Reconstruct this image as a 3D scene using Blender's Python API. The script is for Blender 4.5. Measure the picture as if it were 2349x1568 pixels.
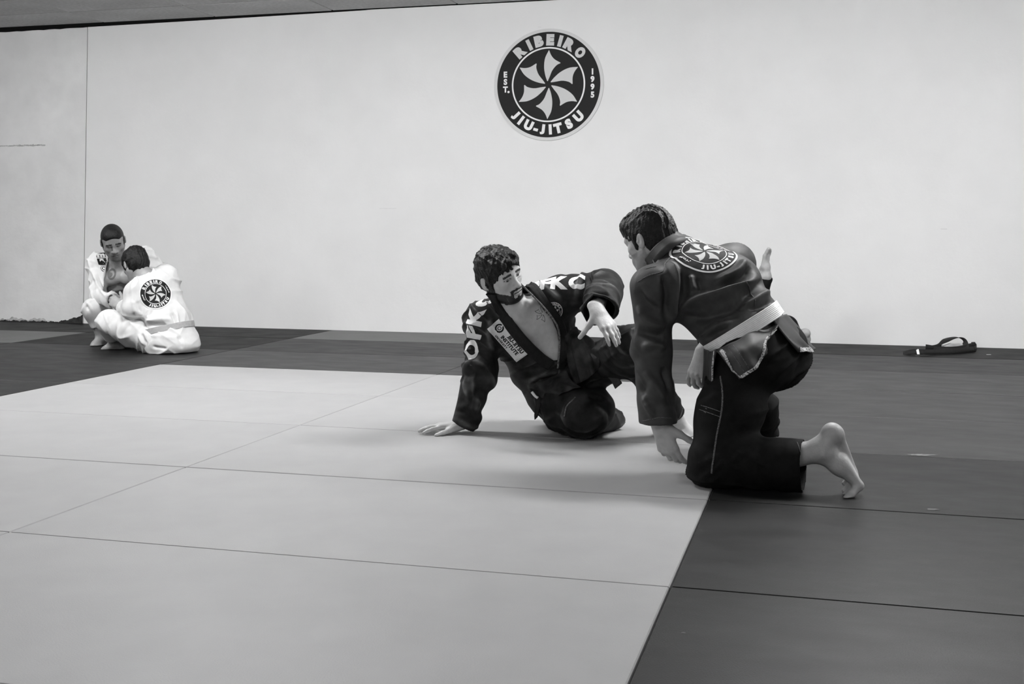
import bpy, bmesh, math, random
import numpy as np
from mathutils import Vector, Matrix
from mathutils.bvhtree import BVHTree

for o in list(bpy.data.objects):
    bpy.data.objects.remove(o, do_unlink=True)
scene = bpy.context.scene
COL = scene.collection
random.seed(7)
RNG = np.random.default_rng(7)

# ------------------------------------------------------------------ camera
W, H = 2349, 1568
FPX = 2640.42
CAM = np.array([2.38884, -3.00230, 0.91310])
YAW, PITCH, ROLL, SHY = -0.264694, 0.0325887, 0.002625, -339.219
def _axes():
    cy, sy, cp, sp, cr, sr = (math.cos(YAW), math.sin(YAW), math.cos(PITCH), math.sin(PITCH), math.cos(ROLL), math.sin(ROLL))
    f = np.array([sy*cp, cy*cp, sp]); r = np.array([cy, -sy, 0.0]); u = np.cross(r, f)
    return r*cr + u*sr, -r*sr + u*cr, f
CR, CU, CF = _axes()
camd = bpy.data.cameras.new('camera')
cam = bpy.data.objects.new('camera', camd); COL.objects.link(cam)
camd.sensor_width = 36.0; camd.sensor_fit = 'HORIZONTAL'
camd.lens = FPX / W * 36.0
camd.shift_y = SHY / W
camd.clip_start = 0.05; camd.clip_end = 100
cam.matrix_world = Matrix(((CR[0], CU[0], -CF[0], CAM[0]), (CR[1], CU[1], -CF[1], CAM[1]), (CR[2], CU[2], -CF[2], CAM[2]), (0, 0, 0, 1)))
scene.camera = cam

# ------------------------------------------------------------------ world, exposure
world = bpy.data.worlds.new('world'); scene.world = world; world.use_nodes = True
world.node_tree.nodes['Background'].inputs[0].default_value = (0.5, 0.5, 0.5, 1)
world.node_tree.nodes['Background'].inputs[1].default_value = 0.05
scene.view_settings.view_transform = 'Standard'
scene.view_settings.look = 'None'
scene.view_settings.gamma = 1.0
scene.view_settings.use_curve_mapping = False
scene.view_settings.exposure = 0.45
scene.cycles.max_bounces = 6
scene.cycles.diffuse_bounces = 4

# hanging strip lights: (x, y, relative strength)
LIGHTS = [(-4.6, 2.8, 1.0), (-0.9, 2.8, 1.0), (2.7, 2.8, 1.0), (5.4, 2.8, .8),
          (-4.6, -4.4, .45), (0.3, -4.4, .45), (4.6, -4.4, .45)]  # rear row: unseen, added behind the camera to brighten camera-facing surfaces
LIGHT_POWER = 61.0

# pixel of the photograph + distance along the view axis -> point in the room
def at(px, py, z):
    a = (px - W/2)/FPX*z; b = -(py - H/2 - SHY)/FPX*z
    return CAM + CR*a + CU*b + CF*z
def ground(px, py, zz=0.0):
    d = at(px, py, 1.0) - CAM
    t = (zz - CAM[2])/d[2]
    return CAM + d*t
def on_wall(px, py, yw):
    d = at(px, py, 1.0) - CAM
    return CAM + d*((yw - CAM[1])/d[1])

# ------------------------------------------------------------------ small helpers
def link(o, parent=None):
    COL.objects.link(o)
    if parent is not None: o.parent = parent
    return o
def tag(o, label=None, cat=None, group=None, kind=None):
    if label: o['label'] = label
    if cat: o['category'] = cat
    if group: o['group'] = group
    if kind: o['kind'] = kind
    return o
def empty(name, loc=(0, 0, 0), parent=None):
    o = bpy.data.objects.new(name, None); o.location = loc
    o.empty_display_size = 0.1
    return link(o, parent)
def mesh_obj(name, verts, faces, mats, parent=None, smooth=False, midx=None):
    me = bpy.data.meshes.new(name)
    me.from_pydata([tuple(map(float, v)) for v in verts], [], [tuple(map(int, f)) for f in faces])
    for m in (mats if isinstance(mats, (list, tuple)) else [mats]): me.materials.append(m)
    if midx is not None: me.polygons.foreach_set('material_index', np.asarray(midx, dtype=np.int32))
    if smooth: me.polygons.foreach_set('use_smooth', np.ones(len(me.polygons), dtype=bool))
    me.update()
    return link(bpy.data.objects.new(name, me), parent)
def box_data(x0, x1, y0, y1, z0, z1, bev=0.0):
    bm = bmesh.new(); bmesh.ops.create_cube(bm, size=1.0)
    for v in bm.verts:
        v.co = ((x0+x1)/2 + v.co.x*(x1-x0), (y0+y1)/2 + v.co.y*(y1-y0), (z0+z1)/2 + v.co.z*(z1-z0))
    if bev > 0: bmesh.ops.bevel(bm, geom=bm.edges[:], offset=bev, segments=1, affect='EDGES')
    vs = [tuple(v.co) for v in bm.verts]; bm.verts.index_update()
    fs = [[v.index for v in f.verts] for f in bm.faces]; bm.free()
    return vs, fs
def box(name, x0, x1, y0, y1, z0, z1, mat, parent=None, bev=0.0):
    v, f = box_data(x0, x1, y0, y1, z0, z1, bev)
    return mesh_obj(name, v, f, mat, parent)

# ------------------------------------------------------------------ materials
def mat_new(name, grey, rough=0.8, spec=0.3, noise=0.0, scale=8.0, bump=0.0, bscale=60.0, metal=0.0, detail=4.0, stretch=None, attr=None, sheen=0.0, sheen_rough=0.5, rough_var=0.0, wide=None):
    m = bpy.data.materials.new(name); m.use_nodes = True
    nt = m.node_tree; b = nt.nodes['Principled BSDF']; L = nt.links.new
    g = grey if isinstance(grey, (tuple, list)) else (grey, grey, grey)
    b.inputs['Base Color'].default_value = (*g, 1)
    b.inputs['Roughness'].default_value = rough
    b.inputs['Specular IOR Level'].default_value = spec
    b.inputs['Metallic'].default_value = metal
    if sheen > 0:
        b.inputs['Sheen Weight'].default_value = sheen; b.inputs['Sheen Roughness'].default_value = sheen_rough
    tc = nt.nodes.new('ShaderNodeTexCoord'); src = tc.outputs['Object']
    if stretch:
        mp = nt.nodes.new('ShaderNodeMapping'); mp.inputs['Scale'].default_value = stretch
        L(src, mp.inputs['Vector']); src = mp.outputs['Vector']
    col = None
    if attr:
        a = nt.nodes.new('ShaderNodeAttribute'); a.attribute_name = attr; col = a.outputs['Color']
    def n_tex(sc, det):
        n = nt.nodes.new('ShaderNodeTexNoise'); n.inputs['Scale'].default_value = sc; n.inputs['Detail'].default_value = det
        L(src, n.inputs['Vector']); return n
    def mul(c, fac_socket, lo, hi):
        r = nt.nodes.new('ShaderNodeMapRange'); r.inputs['From Min'].default_value = 0.3; r.inputs['From Max'].default_value = 0.7
        r.inputs['To Min'].default_value = lo; r.inputs['To Max'].default_value = hi
        L(fac_socket, r.inputs['Value'])
        mx = nt.nodes.new('ShaderNodeMix'); mx.data_type = 'RGBA'; mx.blend_type = 'MULTIPLY'; mx.inputs[0].default_value = 1.0
        if c is None: mx.inputs[6].default_value = (*g, 1)
        else: L(c, mx.inputs[6])
        L(r.outputs['Result'], mx.inputs[7]); return mx.outputs[2]
    if noise > 0:
        n = n_tex(scale, detail); col = mul(col, n.outputs['Fac'], 1-noise, 1+noise)
        if rough_var > 0:
            r = nt.nodes.new('ShaderNodeMapRange'); r.inputs['From Min'].default_value = 0.3; r.inputs['From Max'].default_value = 0.7
            r.inputs['To Min'].default_value = rough-rough_var; r.inputs['To Max'].default_value = rough+rough_var
            L(n.outputs['Fac'], r.inputs['Value']); L(r.outputs['Result'], b.inputs['Roughness'])
    if wide:
        n = n_tex(wide[0], 2.0); col = mul(col, n.outputs['Fac'], 1-wide[1], 1+wide[1])
    if col is not None: L(col, b.inputs['Base Color'])
    if bump > 0:
        n2 = n_tex(bscale, 3.0)
        bp = nt.nodes.new('ShaderNodeBump'); bp.inputs['Strength'].default_value = 1.0; bp.inputs['Distance'].default_value = bump
        L(n2.outputs['Fac'], bp.inputs['Height']); L(bp.outputs['Normal'], b.inputs['Normal'])
    return m
M = {}
M['wall'] = mat_new('painted_wall', 0.80, rough=0.65, spec=0.25, noise=0.02, scale=3, bump=0.0012, bscale=25, wide=(0.7, 0.02))
M['wall_old'] = mat_new('old_painted_wall', 0.76, rough=0.75, spec=0.2, noise=0.05, scale=4, bump=0.002, bscale=18, wide=(1.3, 0.05))
M['mat_light'] = mat_new('light_vinyl_mat', 0.305, rough=0.55, spec=0.30, noise=0.035, scale=5, bump=0.0004, bscale=220, wide=(0.9, 0.03))
M['mat_dark'] = mat_new('dark_vinyl_mat', 0.0085, rough=0.46, spec=0.19, noise=0.22, scale=3.5, bump=0.0005, bscale=200, stretch=(1.0, 2.2, 1.0), rough_var=0.05, wide=(1.1, 0.25))
M['mat_mid'] = mat_new('charcoal_and_sheen_vinyl_mat', 0.017, rough=0.46, spec=0.30, noise=0.22, scale=3.5, bump=0.0005, bscale=200, stretch=(1.0, 2.2, 1.0), rough_var=0.05, wide=(1.1, 0.25))
M['mat_black'] = mat_new('black_vinyl_mat', 0.0045, rough=0.50, spec=0.08, noise=0.2, scale=4, bump=0.0005, bscale=200, rough_var=0.05)
M['mat_grey'] = mat_new('grey_vinyl_mat', 0.095, rough=0.50, spec=0.40, noise=0.12, scale=4, bump=0.0005, bscale=200)
M['underfloor'] = mat_new('underfloor', 0.02, rough=0.9)
M['tile'] = mat_new('ceiling_tile_board', 0.55, rough=0.9, spec=0.1, noise=0.10, scale=30, bump=0.002, bscale=160, wide=(1.5, 0.10))
M['tbar'] = mat_new('ceiling_grid', 0.10, rough=0.6)
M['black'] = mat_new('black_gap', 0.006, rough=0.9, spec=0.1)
M['sign_black'] = mat_new('sign_black', 0.007, rough=0.55, spec=0.2, noise=0.15, scale=9)
M['sign_grey'] = mat_new('sign_grey_paint', 0.62, rough=0.6, spec=0.2)
M['sign_white'] = mat_new('sign_white_paint', 0.86, rough=0.6, spec=0.2)
M['sign_rim'] = mat_new('sign_rim', 0.66, rough=0.6, spec=0.2)
M['peel'] = mat_new('exposed_plaster', 0.035, rough=0.95, noise=0.6, scale=22, bump=0.003, bscale=40)
M['peel_light'] = mat_new('flaking_paint', 0.45, rough=0.9, noise=0.3, scale=25, bump=0.003, bscale=40)
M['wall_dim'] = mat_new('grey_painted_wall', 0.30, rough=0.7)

# ================================================================== ROOM
WY = 6.857        # far wall plane
CZ = 2.961        # ceiling height
XL, XR, YB = -7.2, 6.8, -6.4
TH = 0.04         # mat thickness

# floor: slab with mats as its pieces
floor = box('floor', XL-0.1, XR+0.1, YB-0.1, WY+0.1, -0.14, -TH-0.002, M['underfloor'])
tag(floor, kind='structure')
def mat_tone(ix, iy):      # ix: column of 2 m, iy: row of 1 m
    if ix in (-1, 0) and iy < 4: return 'mat_light'
    if iy == 6: return 'mat_grey' if ix == -1 else 'mat_black'
    if iy == 5: return 'mat_dark' if ix >= -1 else ('mat_grey' if ix == -3 else 'mat_black')
    if iy == 4: return 'mat_mid' if ix >= -1 else 'mat_dark'
    if ix >= 1 and iy in (2, 3): return 'mat_mid'  # far right-hand rows: grazing sheen painted in as a lighter mat tone
    return 'mat_dark'
_mat_mesh = {}
for iy in range(-7, 7):
    for ix in range(-4, 4):
        x0, x1 = max(2*ix, XL), min(2*ix+2, XR)
        y0, y1 = max(iy, YB), min(iy+1, WY)
        if ix >= 1: x0, x1 = max(2*ix, XL), min(2*ix+2, XR)
        tone = mat_tone(ix, iy)
        key = (tone, round(x1-x0, 3), round(y1-y0, 3))
        if key not in _mat_mesh:
            hx, hy = (x1-x0)/2, (y1-y0)/2
            g = 0.0016 if tone == 'mat_light' else 0.0024
            v, f = box_data(-hx+g, hx-g, -hy+g, hy-g, -TH, 0, 0.003)
            me = bpy.data.meshes.new('mat'); me.from_pydata(v, [], f); me.materials.append(M[tone]); me.update()
            _mat_mesh[key] = me
        o = bpy.data.objects.new('mat', _mat_mesh[key]); link(o, floor)
        dz = random.uniform(-0.0012, 0.0)
        o.location = ((x0+x1)/2 + random.uniform(-.001, .001), (y0+y1)/2 + random.uniform(-.001, .001), dz)

# scuffs left on the dark mats
def scuff(px, py, w_, d_, seed):
    p = ground(px, py); n = 28; rg = np.random.default_rng(seed); a = np.linspace(0, 2*math.pi, n, endpoint=False)
    r = 1+.18*np.sin(3*a+seed)+.12*np.sin(5*a+2*seed)+rg.uniform(-.08, .08, n); ux, uy = CR[:2]/np.linalg.norm(CR[:2]), CF[:2]/np.linalg.norm(CF[:2])
    vs = [(p[0], p[1], .0009)]+[(p[0]+ux[0]*w_*r[i]*math.cos(a[i])+uy[0]*d_*r[i]*math.sin(a[i]), p[1]+ux[1]*w_*r[i]*math.cos(a[i])+uy[1]*d_*r[i]*math.sin(a[i]), .0007) for i in range(n)]
    return mesh_obj('scuff_mark', vs, [(0, i+1, (i+1) % n+1) for i in range(n)], M['scuff'], floor)
M['scuff'] = mat_new('pale_scuff', 0.10, rough=0.8, noise=0.5, scale=40)
scuff(2113, 1043, .055, .022, 1); scuff(2140, 1168, .020, .012, 2); scuff(1955, 1036, .006, .006, 3); scuff(1568, 1451, .005, .004, 4)

# far wall: main board and the old panel at its left, split by a gap
SEAM = on_wall(196, 400, WY)[0]
PXC = on_wall(845, 22, WY)[0]
wall_far = box('wall_far', SEAM+0.004, XR, WY, WY+0.12, 0, CZ, M['wall']); tag(wall_far, kind='structure')
wall_far_old = box('wall_far_old', XL, SEAM-0.006, WY+0.004, WY+0.124, 0, CZ, M['wall_old']); tag(wall_far_old, kind='structure')
gap = box('trim_1', SEAM-0.012, SEAM+0.008, WY+0.02, WY+0.03, 0, CZ, M['black']); tag(gap, kind='structure')
wl = box('wall_left', XL-0.1, XL, YB, WY, 0, CZ, M['wall_dim']); tag(wl, kind='structure')
wr = box('wall_right', XR, XR+0.1, YB, WY, 0, CZ, M['wall_dim']); tag(wr, kind='structure')
wb = box('wall_back', XL, XR, YB-0.1, YB, 0, CZ, M['wall_dim']); tag(wb, kind='structure')

def ragged_strip(name, xs, top, bot, y, mat, parent, jit=0.004, thick=0.004):
    """ragged-edged flake lying on the wall: x list, top/bottom z functions"""
    vs, fs = [], []
    for yy in (y, y-thick):
        for x in xs:
            t, b_ = top(x), bot(x)
            vs.append((x, yy, t)); vs.append((x, yy, b_))
    n = len(xs)
    for i in range(n-1):
        a = 2*i
        fs += [(a, a+1, a+3, a+2), (2*n+a, 2*n+a+2, 2*n+a+3, 2*n+a+1), (a, a+2, 2*n+a+2, 2*n+a), (a+1, 2*n+a+1, 2*n+a+3, a+3)]
    fs += [(0, 2*n, 2*n+1, 1), (2*n-2, 2*n-1, 4*n-1, 4*n-2)]
    return mesh_obj(name, vs, fs, mat, parent)
def nz(x, s, seed=0):
    return math.sin(x*s+seed)*0.5 + math.sin(x*s*2.3+seed*1.7)*0.3 + math.sin(x*s*5.1+seed*2.9)*0.2
# peeled base of the old panel
def wz(px, py): return on_wall(px, py, WY)[2]
x0, x1 = on_wall(118, 735, WY)[0], SEAM-0.008
ragged_strip('peeled_patch', list(np.linspace(x0, x1, 60)), lambda x: 0.006 + max(0.0, (x-x0)/(x1-x0))**1.6*0.075 + 0.009*nz(x, 55), lambda x: 0.0, WY+0.0035, M['peel'], wall_far_old)
xa, xb = on_wall(-20, 735, WY)[0], on_wall(118, 735, WY)[0]
ragged_strip('flaking_patch', list(np.linspace(xa, xb, 70)), lambda x: 0.030 + 0.022*nz(x, 23, 1) , lambda x: 0.012+0.006*nz(x, 31, 2), WY+0.0035, M['peel_light'], wall_far_old)
ragged_strip('flaking_patch', list(np.linspace(xa, xb, 90)), lambda x: 0.011 + 0.009*nz(x, 57, 4), lambda x: 0.0, WY+0.0032, M['peel'], wall_far_old)
xs0, xs1 = on_wall(-20, 333, WY)[0], on_wall(104, 333, WY)[0]; zc = wz(60, 334)
ragged_strip('scrape_mark', list(np.linspace(xs0, xs1, 80)), lambda x: zc + 0.006 + (0.010*abs(nz(x, 60, 3)) if x > xs0+0.25 else 0.003*abs(nz(x, 60))), lambda x: zc - 0.004 + 0.004*nz(x, 47, 1), WY+0.0036, M['peel_light'], wall_far_old, thick=0.003)
# a few scuffs on the main board
for (px, py, w_, h_) in ((890, 478, 0.17, 0.006), (2165, 525, 0.05, 0.01), (1238, 62, 0.03, 0.012)):
    p = on_wall(px, py, WY)
    ragged_strip('scuff_mark', list(np.linspace(p[0]-w_/2, p[0]+w_/2, 24)), lambda x: p[2] + 0.0016 + 0.0012*nz(x, 60, px), lambda x: p[2] - 0.0016 + 0.0012*nz(x, 40, py), WY-0.0002, M['sign_rim'], wall_far, thick=0.0008)

# ceiling: suspended tiles 1.22 x 0.61 on a dark grid
ceil = box('ceiling', XL-0.1, XR+0.1, YB-0.1, WY+0.1, CZ+0.03, CZ+0.12, M['tbar']); tag(ceil, kind='structure')
TX0 = (on_wall(218, 48, WY)[0]+.11) % 1.22
tile_mesh = {}
ny = int((WY-YB)/0.61)+1
for j in range(ny):
    y1 = WY-0.004 - j*0.61 + 0.04; y0 = y1-0.61
    y1c, y0c = min(y1, WY-0.012), max(y0, YB)
    for i in range(-8, 8):
        x0 = TX0 + i*1.22; x1 = x0+1.22
        x0c, x1c = max(x0, XL), min(x1, XR)
        if x1c-x0c < 0.02 or y1c-y0c < 0.02: continue
        key = (round(x1c-x0c, 3), round(y1c-y0c, 3))
        if key not in tile_mesh:
            hx, hy = key[0]/2, key[1]/2
            v, f = box_data(-hx+0.005, hx-0.005, -hy+0.005, hy-0.005, 0.0, 0.03, 0.005)
            me = bpy.data.meshes.new('ceiling_tile'); me.from_pydata(v, [], f); me.materials.append(M['tile']); me.update(); tile_mesh[key] = me
        o = bpy.data.objects.new('ceiling_tile', tile_mesh[key]); link(o, ceil)
        o.location = ((x0c+x1c)/2, (y0c+y1c)/2, CZ + random.uniform(0, 0.003))
# black strip put in for the shade between tiles and wall, thick at left
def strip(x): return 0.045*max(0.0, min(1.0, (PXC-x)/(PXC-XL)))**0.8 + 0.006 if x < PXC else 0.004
ragged_strip('gap_shade_strip', list(np.linspace(XL, XR, 220)), lambda x: CZ+0.01, lambda x: CZ - strip(x) - (0.008*max(0, nz(x, 30)) if x < SEAM else 0.0), WY-0.001, M['black'], None, thick=0.004)
bpy.data.objects['gap_shade_strip']['kind'] = 'structure'

# strip lights: housing, glowing diffuser, hangers
def emit(name, s):
    m = bpy.data.materials.new(name); m.use_nodes = True; nt = m.node_tree; nt.nodes.clear()
    e = nt.nodes.new('ShaderNodeEmission'); e.inputs[1].default_value = s; e.inputs[0].default_value = (1, 1, 1, 1)
    o = nt.nodes.new('ShaderNodeOutputMaterial'); nt.links.new(e.outputs[0], o.inputs[0]); return m
M['white_metal'] = mat_new('white_metal', 0.7, rough=0.4)
_spots = ['left end of far row', 'second from left in far row', 'third from left in far row', 'right end of far row',
          'left end of added unseen rear row', 'middle of added unseen rear row', 'right end of added unseen rear row']
for k, (tx, ty, tw) in enumerate(LIGHTS):
    r = empty('strip_light', (tx, ty, CZ-0.19))
    tag(r, 'white strip light hung from ceiling, '+_spots[k], 'ceiling light', 'hanging strip lights')
    v, f = box_data(-.63, .63, -.09, .09, 0.125, 0.155, .006); mesh_obj('housing', v, f, M['white_metal'], r)
    # wrap-round diffuser: a shallow trough that glows on its bottom and both sides
    pr = [(-.15, .125), (-.15, .05), (-.13, .012), (-.09, .0), (.09, .0), (.13, .012), (.15, .05), (.15, .125)]; m_ = len(pr)
    vs = [(x, a, b_) for x in (-.61, .61) for a, b_ in pr]; fs = [(j, j+1, m_+j+1, m_+j) for j in range(m_-1)]+[tuple(range(m_))[::-1], tuple(range(m_, 2*m_)), (0, m_, 2*m_-1, m_-1)]
    mesh_obj('diffuser', vs, fs, emit('light_diffuser', LIGHT_POWER*tw), r)
    for sx in (-.5, .5): box('hanger', sx-.006, sx+.006, -.006, .006, .150, .19, M['white_metal'], r)

# ================================================================== IMPLICIT-SURFACE MODELLING
F32 = np.float32
def V3(*a): return np.array(a[0] if len(a) == 1 else a, dtype=float)
def nrm(v): v = np.asarray(v, float); return v/(np.linalg.norm(v)+1e-12)
def orth(v, ref): v = np.asarray(v, float); r = nrm(ref); return nrm(v - r*(v@r))
def cam_dir(r, u, f): return nrm(CR*r + CU*u + CF*f)

def p_cap(a, b, ra, rb, w=None, sq=1.0):
    a, b = V3(a), V3(b); ab = b-a; L2 = max(ab@ab, 1e-9)
    c = (a+b)/2; R = math.sqrt(L2)/2 + max(ra, rb)*max(1.0, sq)
    if w is not None: w = orth(w, ab).astype(F32) if L2 > 1e-8 else nrm(w).astype(F32)
    a_, ab_ = a.astype(F32), ab.astype(F32)
    def f(P):
        q = P-a_; t = np.clip(q@ab_/F32(L2), 0, 1); r = F32(ra)+F32(rb-ra)*t
        c_ = q-t[:, None]*ab_
        l2 = np.einsum('ij,ij->i', c_, c_)
        if w is None: return np.sqrt(l2)-r
        qw = c_@w; qw2 = qw*qw; q2 = np.maximum(l2-qw2, 0); r2 = r*r; rt2 = r2*F32(sq*sq)
        k0 = np.sqrt(qw2/r2+q2/rt2); k1 = np.sqrt(qw2/(r2*r2)+q2/(rt2*rt2))+F32(1e-6)
        return k0*(k0-1)/k1
    return f, c, R
def p_ell(c, rad, ax=None):
    c = V3(c); A = (np.eye(3) if ax is None else np.array([nrm(x) for x in ax])).astype(F32)
    r = np.array(rad, dtype=F32); c_ = c.astype(F32)
    def f(P):
        q = (P-c_)@A.T; k0 = np.sqrt(((q/r)**2).sum(1)); k1 = np.sqrt(((q/(r*r))**2).sum(1))+F32(1e-6)
        return k0*(k0-1)/k1
    return f, c, float(max(rad))
def p_box(c, half, ax, rnd=0.0):
    c = V3(c); A = np.array([nrm(x) for x in ax]).astype(F32); h = np.array(half, dtype=F32)-F32(rnd); c_ = c.astype(F32)
    def f(P):
        q = np.abs((P-c_)@A.T)-h
        return np.sqrt((np.maximum(q, 0)**2).sum(1))+np.minimum(q.max(1), 0)-F32(rnd)
    return f, c, float(np.linalg.norm(half))
def p_disc_beyond(c, n, rad, length):     # flat-faced cylinder starting at c and running along n
    c = V3(c); n = nrm(n); mid = c+n*length/2; n_ = n.astype(F32); c_ = c.astype(F32)
    def f(P):
        q = P-c_; t = q@n_; r = np.sqrt(np.maximum(np.einsum('ij,ij->i', q, q)-t*t, 0))
        return np.maximum(np.maximum(-t, t-F32(length)), r-F32(rad))
    return f, mid, math.hypot(length/2, rad)

class SDF:
    def __init__(s): s.items = []; s.post = []
    def add(s, prim, k=0.02, op='u'): s.items.append((prim[0], V3(prim[1]), prim[2], k, op)); return s
    def cap(s, a, b, ra, rb, k=0.02, w=None, sq=1.0, op='u'): return s.add(p_cap(a, b, ra, rb, w, sq), k, op)
    def ell(s, c, rad, ax=None, k=0.02, op='u'): return s.add(p_ell(c, rad, ax), k, op)
    def chain(s, pts, rs, k=0.02, w=None, sq=1.0, op='u'):
        for i in range(len(pts)-1): s.cap(pts[i], pts[i+1], rs[i], rs[i+1], k, w, sq if not isinstance(sq, (list, tuple)) else sq[i], op)
        return s
    def onto(s, p):
        """slide a point along its line of sight onto the form built so far"""
        p = V3(p); d = nrm(p-CAM); t = np.linspace(-.4, .4, 161); Q = p+t[:, None]*d; v = s(Q); i = np.where(v < 0)[0]
        return Q[i[0]] if len(i) else Q[int(np.argmin(v))]
    def fold(s, pts, width, amp):       # a raised (amp>0) or sunk fold along a polyline
        b_ = SDF(); b_.items = [it for it in s.items if it[4] == 'u']
        pts = [b_.onto(q) for q in pts]
        C = catmull(pts, max(5, 4*len(pts))) if len(pts) > 2 else catmull(pts, 4); n = len(C)
        def f(P):
            best = np.full(len(P), 1e9, dtype=F32); tt = np.zeros(len(P), dtype=F32)
            for i in range(n-1):
                a_ = C[i].astype(F32); ab = (C[i+1]-C[i]).astype(F32); q = P-a_; t = np.clip(q@ab/F32(max(ab@ab, 1e-10)), 0, 1); c_ = q-t[:, None]*ab
                d2 = np.einsum('ij,ij->i', c_, c_); m = d2 < best; best = np.where(m, d2, best); tt = np.where(m, (i+t)/(n-1), tt)
            prof = np.minimum(1, 4*np.minimum(tt, 1-tt)+F32(.15))
            return F32(amp)*prof*np.exp(-best/F32(width*width))
        c = C.mean(0); s.items.append((f, c, float(np.linalg.norm(C-c, axis=1).max())+2.6*width, 0, 'f'))
        return s
    def rings(s, a, b, rad, amp, n, seed=0.0, skew=1.2, t0=0.0, t1=1.0):    # cloth rings round a limb
        a, b = V3(a), V3(b); ab = b-a; L = np.linalg.norm(ab); n_ = ab/L
        e1 = orth(V3(0.3, 0.5, 0.8), n_); e2 = np.cross(n_, e1)
        A = np.stack([e1, e2, n_]).astype(F32); a_ = a.astype(F32)
        def f(P):
            q = (P-a_)@A.T; t = q[:, 2]/F32(L); th = np.arctan2(q[:, 1], q[:, 0]); r = np.sqrt(q[:, 0]**2+q[:, 1]**2)
            ph = 2*math.pi*n*t + skew*np.sin(th+seed) + 0.9*np.sin(2*th+1.7*seed+3*t) + 0.6*np.sin(7*t+seed*3)
            win = np.clip((t-t0)*6, 0, 1)*np.clip((t1-t)*6, 0, 1)*np.clip(2.6-r/F32(rad)*1.3, 0, 1)
            wv = np.sin(ph)
            am = 0.55+0.45*np.sin(th*1.0+seed*2.1+5*t)
            return (F32(amp)*win*am*(wv-0.35*wv*wv)).astype(F32)
        s.items.append((f, (a+b)/2, L/2+rad*1.8, 0, 'f')); return s
    def noise(s, amp, sc, seed=0):
        r = np.random.default_rng(seed); K = (r.normal(size=(7, 3))*sc).astype(F32); ph = r.uniform(0, 6.28, 7).astype(F32)
        def f(P): return F32(amp/2.6)*np.sin(P@K.T+ph).sum(1)
        s.items.append((f, V3(0, 0, 0), 1e9, 0, 'f')); return s
    def creases(s, amp, wl, seed=0, axis=None, n=2, mask=0.15):
        """patches of sharp-crested cloth creases; axis: direction the creases run along"""
        r = np.random.default_rng(seed); ax = None if axis is None else nrm(axis); Ls = []
        for i in range(n):
            k = nrm(r.normal(size=3))
            if ax is not None: k = nrm(orth(k, ax)+ax*r.uniform(-.45, .45))
            Ls.append(((k*math.pi/wl*r.uniform(.8, 1.25)).astype(F32), (r.normal(size=(3, 3))*9).astype(F32), r.uniform(0, 6.28, 3).astype(F32), (r.normal(size=(3, 3))*11).astype(F32), r.uniform(0, 6.28, 3).astype(F32)))
        def f(P):
            o = np.zeros(len(P), dtype=F32)
            for k, W_, pw, Mk, pm in Ls:
                ph = P@k+F32(1.1)*np.sin(P@W_.T+pw).sum(1); rd = 1-np.abs(np.sin(ph)); m = np.clip(np.sin(P@Mk.T+pm).sum(1)*F32(.5)+F32(mask), 0, 1)
                o += (rd*rd*F32(1.3)-F32(.45))*m
            return F32(amp)*o
        s.items.append((f, V3(0, 0, 0), 1e9, 0, 'f')); return s
    def shell(s, th): s.items.append((th, V3(0, 0, 0), 1e9, 0, 'shell')); return s
    def floor(s, z=0.002): s.items.append((z, V3(0, 0, 0), 1e9, 0, 'floor')); return s
    def sub(s, prim, k=0.004): return s.add(prim, k, 's')
    def plan(s, cen, half):
        """which items matter in each block (rows: blocks)"""
        n = len(cen); keep = np.ones((n, len(s.items)), dtype=bool); um = np.full(n, 1e9); vals = {}
        for i, (f, c, R, k, op) in enumerate(s.items):
            if op in 'us': vals[i] = f(cen.astype(F32))
            if op == 'u': um = np.minimum(um, vals[i])
        for i, (f, c, R, k, op) in enumerate(s.items):
            if op == 'u': keep[:, i] = vals[i] < um+2.3*half+k
            elif op == 's': keep[:, i] = vals[i] < 1.5*half+k+.01
            elif op == 'f': keep[:, i] = False
        return keep
    def __call__(s, P, only=None):
        P = np.ascontiguousarray(P, dtype=F32); d = np.full(len(P), 0.2, dtype=F32)
        for i, (f, c, R, k, op) in enumerate(s.items):
            if only is not None and not only[i]: continue
            if op == 'u':
                e = f(P)
                if k > 0:
                    h = np.maximum(F32(k)-np.abs(d-e), 0)/F32(k); d = np.minimum(d, e)-h*h*F32(k*0.25)
                else: d = np.minimum(d, e)
            elif op == 's':
                e = -f(P)
                if k > 0:
                    h = np.maximum(F32(k)-np.abs(d-e), 0)/F32(k); d = np.maximum(d, e)+h*h*F32(k*0.25)
                else: d = np.maximum(d, e)
            elif op == 'i': d = np.maximum(d, f(P))
            elif op == 'f': d = d-f(P)
            elif op == 'shell': d = np.maximum(d, -(d+F32(f)))
            elif op == 'floor': d = np.maximum(d, F32(f)-P[:, 2])
        return d
    def displace(s, v):
        """push finished vertices out by the folds, along the gradient of the uncut form"""
        base = SDF(); fo = [it for it in s.items if it[4] == 'f']
        if not fo: return v
        for it in s.items:
            if it[4] in ('shell', 'floor'): break
            if it[4] in 'us': base.items.append(it)
        cell = 0.09; ci = np.floor(v/cell).astype(np.int64); key = (ci[:, 0]*4096+ci[:, 1])*4096+ci[:, 2]
        u, inv = np.unique(key, return_inverse=True); od = np.argsort(inv, kind='stable'); st = np.searchsorted(inv[od], np.arange(len(u)+1))
        cen = np.array([(ci[od[st[i]]]+.5)*cell for i in range(len(u))]); half = cell*.87; pl = base.plan(cen, half); out = v.copy(); e = F32(.0025)
        amt = np.zeros(len(v), dtype=F32); v32 = v.astype(F32)
        for f, c, R, k, op in fo:
            if R < 1e8:
                m = np.where(((v-c)**2).sum(1) < (R+.01)**2)[0]
                if len(m): amt[m] += f(v32[m])
            else: amt += f(v32)
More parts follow.
